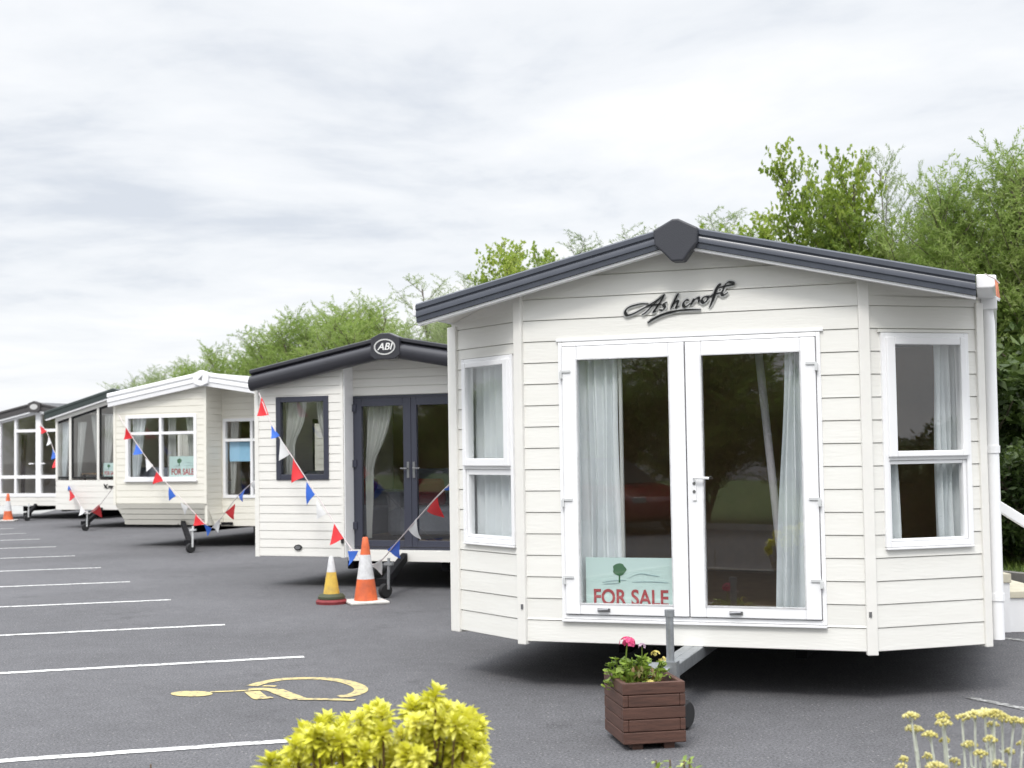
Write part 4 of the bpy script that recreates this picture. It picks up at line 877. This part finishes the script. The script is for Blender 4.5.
for k in range(62):
    b = Vector((random.gauss(-.01, .052), random.gauss(0, .045), 0)); top = b * 1.5 + Vector((0, 0, random.uniform(.03, .19))); stems.tube([b * .6, (b + top) / 2, top], .0035, 5)
    for j in range(4): lobed(vs, fs, top - UP * random.uniform(0, .05), rdir(0, .75), UP, random.uniform(.026, .046))
rawmesh('foliage', vs, fs, M['gleaf'], gt); 
vs, fs = [], []
for k in range(70):
    b = Vector((random.gauss(.03, .05), random.gauss(-.07, .035), random.uniform(.0, .12))); blade(vs, fs, b, rdir(0, 1), UP, .045, .02)
rawmesh('russet_foliage', vs, fs, M['bract'], gt)
hp = Vector((-.06, -.03, .275)); stems.tube([(-.05, 0, 0), (-.07, -.02, .15), hp], .004, 6); stems.tube([(0.02, 0, 0), (.03, -.01, .15), (.032, -.01, .245)], .003, 6); stems.build('stem', M['gleaf'], gt)
def florets(name, c, R, n, m, sz):
    vs, fs = [], []
    for k in range(n):
        d = rdir(-.3, 1); p = c + Vector((d.x * R, d.y * R, d.z * R * .75)); t1 = d.orthogonal().normalized(); t2 = d.cross(t1)
        for j in range(5):
            a = 2 * PI * j / 5; e = t1 * math.cos(a) + t2 * math.sin(a); blade(vs, fs, p, (e + d * .35), d, sz, sz * .8, .1, .1)
    return rawmesh(name, vs, fs, m, gt)
florets('pink_flower_head', hp, .040, 26, M['pink'], .019)
florets('lilac_flower', Vector((.032, -.01, .25)), .016, 7, M['lilac'], .014)
florets('yellow_flower', Vector((.115, .0, .20)), .022, 9, M['pale_yellow'], .013); florets('yellow_flower', Vector((.16, .02, .165)), .018, 7, M['pale_yellow'], .012); florets('yellow_flower', Vector((.055, -.1, .05)), .025, 9, M['pale_yellow'], .014)

# ================================================================== golden shrub in the foreground
def golden(px_list, Y, label, base_px):
    b0 = at(base_px, 700, Y); base = Vector((b0.x, b0.y, .1)); t = thing('golden_shrub', base, 0, label, 'shrub')
    vs, fs, vi, fi = [], [], [], []; tw = MB()
    for (x, y, s, dy) in px_list:
        top = at(x, y, Y + dy) - base; root = Vector((top.x * .35 + random.uniform(-.05, .05), top.y * .3, 0)); mid = (root + top) / 2 + Vector((top.x * .12, 0, -.02)); path = catmull([root, mid, top - UP * .01], 6)
        tw.tube(path, .006, 6, .003)
        ax_ = (path[-1] - path[-4]).normalized(); ax_ = (ax_ + UP * .35 + rdir(-.2, .3) * .5).normalized()
        for w in range(6):                         # whorls of leaves up the shoot tip
            zz = -.030 + w * .006; nl = 7 if w < 5 else 5
            for k in range(nl):
                a = 2 * PI * (k / nl + w * .137) + random.uniform(-.2, .2); o1 = ax_.orthogonal().normalized(); o2 = ax_.cross(o1); out = o1 * math.cos(a) + o2 * math.sin(a)
                op = [-.5, -.1, .25, .6, 1.1, 2.0][w] + random.uniform(-.2, .2)
                blade(vs, fs, top + ax_ * zz * s, out + ax_ * op, ax_, random.uniform(.034, .056) * s * (1 if w < 5 else .8), random.uniform(.017, .026) * s, .22, random.uniform(-.05, .3))
        for q in path[3:-3]:
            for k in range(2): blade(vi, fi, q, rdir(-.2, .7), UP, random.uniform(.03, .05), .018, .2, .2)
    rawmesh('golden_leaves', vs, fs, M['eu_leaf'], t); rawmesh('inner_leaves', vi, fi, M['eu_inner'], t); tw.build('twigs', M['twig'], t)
    return t
rs = random.Random(5)
def fill(poly_pts, n, smin, smax):
    return [(x + rs.uniform(-4, 4), y + rs.uniform(-3, 3), rs.uniform(smin, smax), rs.uniform(-.12, .15)) for x, y in poly_pts for _ in range(n)]
tips = [(430, 690), (441, 684), (418, 694), (452, 700), (375, 702), (383, 698), (366, 708), (388, 706), (325, 713), (333, 710), (345, 716), (312, 722), (308, 719), (350, 712), (462, 703), (472, 708), (480, 712), (468, 716), (485, 716),
        (300, 738), (320, 742), (332, 736), (352, 740), (362, 728), (372, 738), (385, 730), (395, 736), (345, 728), (290, 748), (275, 752), (283, 756), (306, 758), (330, 756), (350, 760), (370, 752), (392, 750), (408, 726), (416, 720), (425, 712), (440, 712),
        (448, 722), (462, 728), (475, 735), (484, 738), (470, 745), (425, 745), (432, 755), (440, 748), (450, 764), (486, 752), (478, 764), (400, 764), (360, 772), (320, 772), (285, 770), (430, 735), (410, 740), (490, 762), (300, 776), (390, 778), (440, 776), (470, 780), (340, 786)]
golden([(x + rs.uniform(-2, 2), y + 9 + rs.uniform(-2, 3), rs.uniform(.85, 1.1), rs.uniform(-.22, .22)) for x, y in [(q[0] - 5, q[1]) for q in tips] + [(q[0] + rs.uniform(-10, 2), q[1] + rs.uniform(6, 18)) for q in tips]], 4.5, 'bright yellow leafed shrub in front of the wheelchair bay', 385)

# ================================================================== yellow flat-headed flowers, bottom right
def achillea(heads, Y, bx, label, extra=14, name='yellow_flowers'):
    b0 = at(bx, 740, Y); base = Vector((b0.x, b0.y, .1)); t = thing(name, base, 0, label, 'flowers')
    st = MB(); lv, lf = [], []
    for (x, y, w, dy) in heads:
        top = at(x, y, Y + dy) - base; R = w / 2 * Y / FPX; root = Vector((top.x * .45 + random.uniform(-.03, .03), random.uniform(-.06, .06), 0))
        path = catmull([root, (root + top) / 2 + Vector((top.x * .06, 0, 0)), top], 6); st.tube(path, .0046, 6, .0034)
        for k in range(4):
            a = random.uniform(0, 2 * PI); st.tube([top - UP * .022, top + Vector((math.cos(a) * R * .6, math.sin(a) * R * .6, -.003))], .0016, 5)
        hb = []; hf = []
        n = max(12, int(30 * (R / .03) ** 2)); n = min(n, 60)
        for k in range(n):                             # small buttons packed in a shallow dome
            rr = R * math.sqrt((k + .5) / n); a = k * 2.39996; c = top + Vector((rr * math.cos(a), rr * math.sin(a), .010 - .014 * (rr / R) ** 2 + random.uniform(-.002, .002))); q = .0058 * random.uniform(.8, 1.25)
            o = len(hb); hb += [c + Vector((q * math.cos(2 * PI * j / 6), q * math.sin(2 * PI * j / 6), 0)) for j in range(6)] + [c + Vector((.6 * q * math.cos(2 * PI * j / 6 + .5), .6 * q * math.sin(2 * PI * j / 6 + .5), q * .8)) for j in range(6)] + [c + UP * q, c - UP * q * .9]
            hf += [[o + j, o + (j + 1) % 6, o + 6 + (j + 1) % 6, o + 6 + j] for j in range(6)] + [[o + 6 + j, o + 6 + (j + 1) % 6, o + 12] for j in range(6)] + [[o + (j + 1) % 6, o + j, o + 13] for j in range(6)]
        rawmesh('flower_head', hb, hf, M['ach_head'], t)
        for q in path[4:-2]:
            for k in range(2): blade(lv, lf, q, rdir(.2, .9), UP, random.uniform(.018, .03), .005, .1, .1)
    st.build('stems', M['ach_stem'], t, smooth=True); rawmesh('leaves', lv, lf, M['ach_stem'], t); return t
hs = [(911, 716, 17, 0), (914, 729, 18, .04), (930, 735, 15, -.05), (942, 717, 13, .02), (944, 723, 16, -.03), (962, 718, 14, .05), (975, 715, 20, 0), (985, 713, 20, .06), (994, 714, 22, -.04), (1002, 718, 18, .03), (1014, 721, 16, 0), (1024, 722, 14, .05), (992, 725, 13, .1), (945, 741, 10, .08), (970, 745, 16, .02), (990, 740, 13, -.05), (980, 754, 14, -.1), (998, 764, 13, -.05),
      (928, 757, 11, .05), (936, 766, 20, -.06), (904, 760, 9, .04), (902, 767, 12, .0), (1022, 744, 10, .1), (1010, 752, 10, .12), (955, 762, 12, .1), (1034, 728, 16, 0), (1042, 738, 16, .05)]
achillea(hs, 4.6, 975, 'silver stemmed plant with flat yellow flower heads at the bottom right corner')
def sprig(bx, tipy, Y, label, n, spread, m, name='leafy_plant', L=.035):
    b0 = at(bx, tipy, Y); base = Vector((b0.x, b0.y, .1)); t = thing(name, base, 0, label, 'plant'); vs, fs = [], []; st = MB()
    for k in range(n):
        top = Vector((random.uniform(-spread, spread), random.uniform(-.06, .06), b0.z - .1 - random.uniform(0, .04))); st.tube([(top.x * .4, 0, 0), (top.x * .8, top.y, top.z * .6), top], .003, 5)
        for j in range(9): blade(vs, fs, top - UP * random.uniform(0, .12), rdir(0, .9), UP, L * random.uniform(.7, 1.2), L * .4)
    rawmesh('leaves', vs, fs, M[m], t); st.build('stems', M['twig'], t); return t
sprig(676, 759, 4.8, 'low green plant whose tips show below the timber planter', 9, .075, 'gleaf')
sprig(153, 757, 5.0, 'thin pale stalk rising at the bottom left', 1, .002, 'ach_head', 'dry_stalk', .016)

# ================================================================== trees
def build_tree(name, h, seed, leaf_m, n_stem, L, w, spread, density=1.0, broad=False, bottom=.12):
    r = random.Random(seed); t = bpy.data.objects.new(name, None); COL.objects.link(t)
    wood = MB(); P, D, LN = [], [], []
    def grow(p, d, ln, rad_, level):
        n = 5; pts = [p]; dd = d.copy()
        for i in range(n):
            dd = (dd + Vector((r.gauss(0, .13), r.gauss(0, .13), .10 if level < 2 else -.02))).normalized(); pts.append(pts[-1] + dd * ln / n)
        if level < 3: wood.tube(pts, rad_, 6 if level == 0 else 4, rad_ * .45, cap=False)
        return pts, dd
    for s in range(n_stem):
        a = 2 * PI * s / n_stem + r.uniform(-.4, .4); lean = r.uniform(.1, 1) * spread
        hh = h * r.uniform(.78, 1.0) * (1 - .25 * lean / spread * .6)
        p0 = Vector((math.cos(a) * .12, math.sin(a) * .12, 0)); d0 = Vector((math.cos(a) * lean, math.sin(a) * lean, 1)).normalized()
        pts, _ = grow(p0, d0, hh, .035, 0)
        nb = int(31 * density)
        for k in range(nb):
            f = bottom + (1 - bottom) * (k + r.random()) / nb; i = min(4, int(f * 5)); q = pts[i].lerp(pts[i + 1], f * 5 - i)
            ba = r.uniform(0, 2 * PI); up = r.uniform(.35, 1.1); bl = h * (.28 * (1 - f) ** .6 + .085) * r.uniform(.6, 1.15)
            bp, _ = grow(q, Vector((math.cos(ba), math.sin(ba), up)).normalized(), bl, .011, 1)
            nt = max(7, int(bl * 12))
            for m_ in range(nt):
                g = .15 + .85 * (m_ + r.random()) / nt; i = min(4, int(g * 5)); q2 = bp[i].lerp(bp[i + 1], g * 5 - i)
                ta = r.uniform(0, 2 * PI); tl = r.uniform(.25, .6) * (.8 if broad else 1)
                td = Vector((math.cos(ta), math.sin(ta), r.uniform(.1, 1.3))).normalized()
                tp, tdd = grow(q2, td, tl, .004, 3)
                nl = int(tl / (.034 if broad else .0145))
                for z in range(nl):
                    e = (z + r.random()) / nl; i = min(4, int(e * 5)); P.append(tp[i].lerp(tp[i + 1], e * 5 - i)); D.append(((tp[i + 1] - tp[i]).normalized() * (.4 if broad else .9) + Vector((r.gauss(0, .55), r.gauss(0, .55), r.gauss(-.1, .5)))).normalized()); LN.append(r.uniform(.7, 1.25))
    wood.build('trunk', M['bark'], t, smooth=True)
    P = np.array([tuple(p) for p in P]); D = np.array([tuple(d) for d in D]); LN = np.array(LN)[:, None]; n = len(P)
    rv = rng.normal(size=(n, 3)); Sd = np.cross(D, rv); Sd /= np.linalg.norm(Sd, axis=1)[:, None]; Nn = np.cross(Sd, D)
    V = np.empty((n, 4, 3)); V[:, 0] = P; V[:, 1] = P + D * L * .45 * LN + Sd * w / 2 + Nn * w * .25; V[:, 2] = P + D * L * LN; V[:, 3] = P + D * L * .45 * LN - Sd * w / 2 + Nn * w * .25
    me = bpy.data.meshes.new('crown'); me.vertices.add(4 * n); me.vertices.foreach_set('co', V.ravel()); me.loops.add(4 * n); me.loops.foreach_set('vertex_index', np.arange(4 * n, dtype=np.int32))
    me.polygons.add(n); me.polygons.foreach_set('loop_start', np.arange(0, 4 * n, 4, dtype=np.int32)); me.polygons.foreach_set('loop_total', np.full(n, 4, dtype=np.int32)); me.update(); me.validate()
    me.materials.append(leaf_m); c = bpy.data.objects.new('crown', me); COL.objects.link(c); c.parent = t
    return t, n
kinds = {}; tot = 0
for key, args in {'wa': ('willow_tree', 6, 1, M['willow'], 7, .088, .019, .40, 1.2), 'wb': ('willow_tree', 6, 2, M['willow'], 6, .092, .019, .36, 1.15), 'wg': ('willow_tree', 6, 3, M['willow_grey'], 6, .08, .016, .32, 1.0),
                  'po': ('poplar_tree', 6, 4, M['poplar'], 5, .10, .075, .34, 1.35, True), 'bu': ('bush', 2.4, 6, M['bush'], 8, .12, .05, .85, 1.1, True, .02)}.items():
    kinds[key], n = build_tree(*args); tot += n
print('leaves', tot)
used = set()
crown_np = {}
for k_, o_ in kinds.items():
    a_ = np.empty(len(o_.children[1].data.vertices) * 3); o_.children[1].data.vertices.foreach_get('co', a_); crown_np[k_] = a_.reshape(-1, 3)
tops = {k: max(v.co.z for v in o.children[1].data.vertices) * .985 for k, o in kinds.items()}; print('tops', tops)
def plant(key, x, top, Y, label, wid=1.0, rz=None, group='trees behind the caravans', base_top=6.0):
    src = kinds[key]
    if key in used:
        t = src.copy(); COL.objects.link(t)
        for ch in src.children: c = ch.copy(); COL.objects.link(c); c.parent = t
    else: t = src; used.add(key)
    p = at(x, 440, Y); h = at(x, top, Y).z - .05; sc = h / tops[key]; rz = random.uniform(0, 6.28) if rz is None else rz
    V = crown_np[key]; cz, sz = math.cos(rz), math.sin(rz); px, py = p.x, p.y
    for it in range(5):                    # size and stand the tree so that its tip is as tall as the one in the photo
        X = px + sc * wid * (V[:, 0] * cz - V[:, 1] * sz); Yy = py + sc * wid * (V[:, 0] * sz + V[:, 1] * cz); Z = .05 + sc * V[:, 2] - EYE
        dn = X * _f.x + Yy * _f.y + Z * _f.z; iy = 384 - FPX * (X * CU.x + Yy * CU.y + Z * CU.z) / dn; ix = 512 + FPX * (X * CR.x + Yy * CR.y + Z * CR.z) / dn
        k = np.argsort(iy)[:40]; ty = iy[k].mean(); sc *= 1 + (ty - top) / (448 - ty) * .9 * (1 if ty < 440 else 0); px += (x - ix[k].mean()) * Y / FPX * .7
    t.location = (px, py, .05); t.scale = (sc * wid, sc * wid, sc); t.rotation_euler = (0, 0, rz)
    return tag(t, label, 'bush' if key == 'bu' else 'tree', group)
plant('wa', 1006, 160, 23.5, 'tall feathery willow at the right edge above the deck steps', .8)
plant('wb', 955, 232, 24.5, 'willow left of the tall right edge willow, above the right roof end', .95)
plant('wg', 880, 162, 25.5, 'thin grey green willow with wispy top right of the broad leaved tree', .5)
plant('po', 816, 160, 25.0, 'broad leaved yellow green tree rising highest above the right roof slope', .56)
plant('wb', 862, 226, 24.0, 'bushy willow between the broad leaved tree and the grey wispy willow', .9)
plant('wa', 1062, 160, 23.0, 'willow mostly cut off by the right edge', .85)
plant('po', 765, 228, 27.5, 'broad leaved tree whose tip just clears the roof left of the tallest broad leaved tree', .8)
plant('wg', 725, 222, 29.0, 'grey willow whose wispy tips just clear the right roof slope by the ridge', .8)
plant('wg', 652, 236, 30.0, 'grey willow with sparse tips at the left of the ridge cap', .8)
plant('wg', 580, 246, 31.0, 'wispy grey willow peeping over the middle of the left roof slope', .8)
plant('po', 515, 252, 33.0, 'broad leaved tree peeping over the left roof slope of the nearest caravan', .8)
plant('wg', 470, 284, 33.5, 'small wispy willow just left of the broad leaved tree over the left roof slope', .7)
plant('wg', 422, 284, 36.0, 'grey wispy willow just above the left gutter end of the nearest caravan', .8)
plant('wb', 402, 322, 37.5, 'green willow above the right roof slope of the black edged caravan', 1.0)
plant('wa', 366, 306, 40.0, 'green willow directly behind the oval badge peak', 1.0)
plant('wb', 335, 316, 43.0, 'green willow left of the badge peak behind the black edged roof', 1.0)
plant('wa', 300, 318, 46.0, 'bushy willow over the left half of the black edged roof', 1.0)
plant('wb', 268, 346, 49.0, 'willow over the left end of the black edged roof', 1.05)
plant('wa', 240, 360, 52.0, 'low willow between the black edged roof and the white roof peak', 1.1)
plant('wb', 215, 366, 56.0, 'willow tip just right of the white roof peak', 1.0)
plant('wg', 183, 364, 60.0, 'distant grey willow over the white roof left of its peak', 1.0)
plant('wg', 165, 370, 64.0, 'distant willow farthest left above the white roof', 1.0)
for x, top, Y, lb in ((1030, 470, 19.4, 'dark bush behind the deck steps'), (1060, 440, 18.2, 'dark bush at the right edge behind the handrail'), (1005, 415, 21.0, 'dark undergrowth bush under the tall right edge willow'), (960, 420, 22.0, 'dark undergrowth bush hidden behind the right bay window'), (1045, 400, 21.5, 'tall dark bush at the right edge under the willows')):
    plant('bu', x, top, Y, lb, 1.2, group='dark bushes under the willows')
# grass in front of the bushes at the right
vs, fs = [], []
for k in range(9000):
    q = v0 + vd * random.uniform(-6, 3) + vn * random.uniform(.1, 2.6); p = Vector((q.x, q.y, .09)); d = rdir(.6, 1); h = random.uniform(.06, .17); s = d.cross(UP); s = (s.normalized() if s.length > .01 else Vector((1, 0, 0))) * .006
    o = len(vs); vs += [p - s, p + s, p + d * h]; fs.append([o, o + 1, o + 2])
tag(rawmesh('grass', vs, fs, M['grass'], None), 'grass growing along the verge under the bushes', 'grass', None, 'stuff')
# the hedge line behind the photographer, which the windows mirror
for k, (x, y, key, s) in enumerate([(-58 + 3 * (i % 2), -2 + 6 * i, 'wb' if i % 2 else 'wa', (1.1, .95, 1.05)[i % 3]) for i in range(11)] + [(-1.5 - 2.6 * i, -9.5 + .35 * i, 'wa' if i % 2 else 'wb', (.95, 1.05, .85, 1.0)[i % 4]) for i in range(21)]):
    src = kinds[key]; t = src.copy(); COL.objects.link(t)
    for ch in src.children: c = ch.copy(); COL.objects.link(c); c.parent = t
    t.location = (x, y, 0); t.scale = (s * 1.15, s * 1.15, s * .85); t.rotation_euler = (0, 0, k * 1.7); tag(t, 'willow in the hedge line opposite the caravans', 'tree', 'trees in the hedge line opposite the caravans')

for k, (x, y, q) in enumerate(((13.0, 1.8, .85), (15.5, -.6, .75), (19.5, -3.0, .8), (24, -5, .9))):
    src = kinds['bu']; t = src.copy(); COL.objects.link(t)
    for ch in src.children: c = ch.copy(); COL.objects.link(c); c.parent = t
    t.location = (x, y, 0); t.scale = (q * 1.5, q * 1.5, q); t.rotation_euler = (0, 0, k * 2.1); tag(t, 'dark bush in the planting opposite the right bay window', 'bush', 'bushes opposite the right bay window')
sheet('far_verge', [(-60, -7.2), (30, -7.2), (30, -40), (-60, -40)], .07, M['verge'])
mb = MB(); mb.box(-60, 30, -7.2, -7.06, 0, .12); o = mb.build('far_kerb', M['concrete']); o['kind'] = 'structure'
def car(x, y, rz, paint, label):
    t = thing('parked_car', (x, y, 0), rz, label, 'car', 'cars parked opposite the caravans')
    bm_ = MB(); side = [(-2.1, .32), (-2.12, .55), (-2.02, .86), (-1.75, .95), (-1.0, .98), (1.0, .96), (1.75, .86), (2.05, .70), (2.12, .5), (2.08, .3), (1.75, .24), (-1.75, .24)]
    inn = [(a * .985, b * .99 + .003) for a, b in side]
    bm_.loft([(a, -.80, b) for a, b in side], [(a, .80, b) for a, b in side]); bm_.build('body', paint, t, smooth=True, bevel=.07)
    cab = [(-1.85, .95), (-1.45, 1.36), (-.9, 1.46), (.1, 1.45), (.95, .97)]; c2 = [(-1.75, .95), (-1.35, 1.36), (-.85, 1.45), (.05, 1.44), (.85, .97)]
    g_ = MB(); n_ = 5; L_ = [(a, -.76 + .16 * max(0, b - .95) / .5, b) for a, b in cab]; R_ = [(a, -q, b) for a, q, b in L_]; g_.loft(L_, R_); g_.build('cabin_glass', M['rubber'], t, bevel=.03)
    g_ = MB(); g_.prism([(-1.43, -.60, 1.372), (.08, -.60, 1.456), (.08, .60, 1.456), (-1.43, .60, 1.372)], (0, 0, .03)); g_.build('roof', paint, t, bevel=.02)
    for sx in (-1.3, 1.32):
        for sy in (-.80, .80):
            w_ = MB(Matrix.Translation((sx, sy, .31)) @ Matrix.Rotation(PI / 2, 4, 'X')); w_.lathe([(.2, -.09), (.3, -.09), (.315, -.05), (.315, .05), (.3, .09), (.2, .09)], 28); wh = w_.build('wheel', M['rubber'], t, smooth=True)
            w_ = MB(Matrix.Translation((sx, sy, .31)) @ Matrix.Rotation(PI / 2, 4, 'X')); w_.lathe([(.03, -.1), (.2, -.095), (.2, .095), (.03, .1)], 20); w_.build('rim', M['galv'], wh, smooth=True)
    for sy in (-.58, .58):
        q_ = MB(); q_.box(2.0, 2.09, sy - .16, sy + .16, .62, .74); q_.build('headlight', M['chrome'], t, bevel=.02)
        q_ = MB(); q_.box(-2.1, -2.0, sy - .14, sy + .14, .68, .82); q_.build('tail_light', M['red_fabric'], t, bevel=.02)
M['car_red'] = mat('dark red car paint', (.12, .010, .014), .2); M['car_silver'] = mat('silver car paint', (.45, .46, .48), .25, metal=.6); M['car_blue'] = mat('dark blue car paint', (.02, .035, .09), .2)
car(-10.2, -5.9, rad(20), M['car_red'], 'dark red car parked opposite the nearest caravan')
car(-13.4, -3.6, rad(200), M['car_silver'], 'silver car parked between the dark red and the dark blue car')
car(-18.8, -2.2, rad(22), M['car_blue'], 'dark blue car parked opposite the second caravan')

# ================================================================== sky and sun
SUN_EL, SUN_AZ = rad(52), rad(200)         # azimuth clockwise from +Y: behind the camera, a little left
wd = bpy.data.worlds.new('World'); S.world = wd; wd.use_nodes = True
n = wd.node_tree.nodes; l = wd.node_tree.links; bg = n['Background']
sky = n.new('ShaderNodeTexSky'); sky.sky_type = 'NISHITA'; sky.sun_disc = False; sky.sun_elevation = SUN_EL; sky.sun_rotation = SUN_AZ; sky.air_density = 1; sky.dust_density = 2
tc = n.new('ShaderNodeTexCoord'); sep = n.new('ShaderNodeSeparateXYZ'); l.new(tc.outputs['Generated'], sep.inputs[0])
def math_(op, a, b=None, c=None):
    q = n.new('ShaderNodeMath'); q.operation = op
    for i, v in enumerate((a, b, c)):
        if v is None: continue
        if isinstance(v, (int, float)): q.inputs[i].default_value = v
        else: l.new(v, q.inputs[i])
    return q.outputs[0]
zc = math_('ADD', math_('MAXIMUM', sep.outputs['Z'], 0.0), .10)
cmb = n.new('ShaderNodeCombineXYZ'); l.new(math_('DIVIDE', sep.outputs['X'], zc), cmb.inputs[0]); l.new(math_('DIVIDE', sep.outputs['Y'], zc), cmb.inputs[1])
def cloud(scale, det, off, rough=.55):
    mp = n.new('ShaderNodeMapping'); mp.inputs['Location'].default_value = off; l.new(cmb.outputs[0], mp.inputs[0])
    t = n.new('ShaderNodeTexNoise'); t.inputs['Scale'].default_value = scale; t.inputs['Detail'].default_value = det; t.inputs['Roughness'].default_value = rough; t.inputs['Distortion'].default_value = .35; l.new(mp.outputs[0], t.inputs['Vector']); return t.outputs['Fac']
c1 = cloud(.62, 9, (5.4, 2.2, 0), .6); c2 = cloud(2.0, 8, (8, 2, 1))
cs = math_('ADD', math_('MULTIPLY', c1, .68), math_('MULTIPLY', c2, .32))
rp = n.new('ShaderNodeValToRGB'); l.new(cs, rp.inputs[0])
rp.color_ramp.elements[0].position = .38; rp.color_ramp.elements[0].color = (.66, .70, .765, 1)
rp.color_ramp.elements[1].position = .62; rp.color_ramp.elements[1].color = (.97, .975, .985, 1)
e = rp.color_ramp.elements.new(.465); e.color = (.82, .845, .88, 1)
zen = n.new('ShaderNodeMapRange'); zen.interpolation_type = 'SMOOTHSTEP'; l.new(sep.outputs['Z'], zen.inputs[0]); zen.inputs[1].default_value = .30; zen.inputs[2].default_value = .85; zen.inputs[3].default_value = 1.0; zen.inputs[4].default_value = 3.2
hor = n.new('ShaderNodeMapRange'); hor.interpolation_type = 'SMOOTHSTEP'; l.new(sep.outputs['Z'], hor.inputs[0]); hor.inputs[1].default_value = .0; hor.inputs[2].default_value = .12; hor.inputs[3].default_value = .55; hor.inputs[4].default_value = 0
whit = n.new('ShaderNodeMix'); whit.data_type = 'RGBA'; l.new(hor.outputs[0], whit.inputs[0]); l.new(rp.outputs[0], whit.inputs[6]); whit.inputs[7].default_value = (.93, .94, .955, 1)
vm = n.new('ShaderNodeMix'); vm.data_type = 'RGBA'; vm.blend_type = 'MULTIPLY'; vm.inputs[0].default_value = 1; l.new(whit.outputs[2], vm.inputs[6]); l.new(zen.outputs[0], vm.inputs[7])
CL = 10.7                                   # cloud layer brightness before the 0.08 strength
vs_ = n.new('ShaderNodeMix'); vs_.data_type = 'RGBA'; vs_.blend_type = 'MULTIPLY'; vs_.inputs[0].default_value = 1; vs_.clamp_result = False; l.new(vm.outputs[2], vs_.inputs[6]); vs_.inputs[7].default_value = (CL, CL, CL, 1)
fin = n.new('ShaderNodeMix'); fin.data_type = 'RGBA'; fin.inputs[0].default_value = .93; l.new(sky.outputs[0], fin.inputs[6]); l.new(vs_.outputs[2], fin.inputs[7])
l.new(fin.outputs[2], bg.inputs[0]); bg.inputs[1].default_value = .085
sd = bpy.data.lights.new('sun', 'SUN'); sd.energy = 1.4; sd.angle = rad(14); sd.color = (1, .965, .92)
so = bpy.data.objects.new('sun', sd); COL.objects.link(so)
dirv = Vector((math.sin(SUN_AZ) * math.cos(SUN_EL), math.cos(SUN_AZ) * math.cos(SUN_EL), math.sin(SUN_EL)))
so.rotation_euler = dirv.to_track_quat('Z', 'Y').to_euler(); so.location = (-6, -10, 20)
S.view_settings.view_transform = 'Standard'; S.view_settings.look = 'None'; S.view_settings.exposure = .32; S.view_settings.gamma = 1
S.cycles.max_bounces = 8; S.cycles.transparent_max_bounces = 24
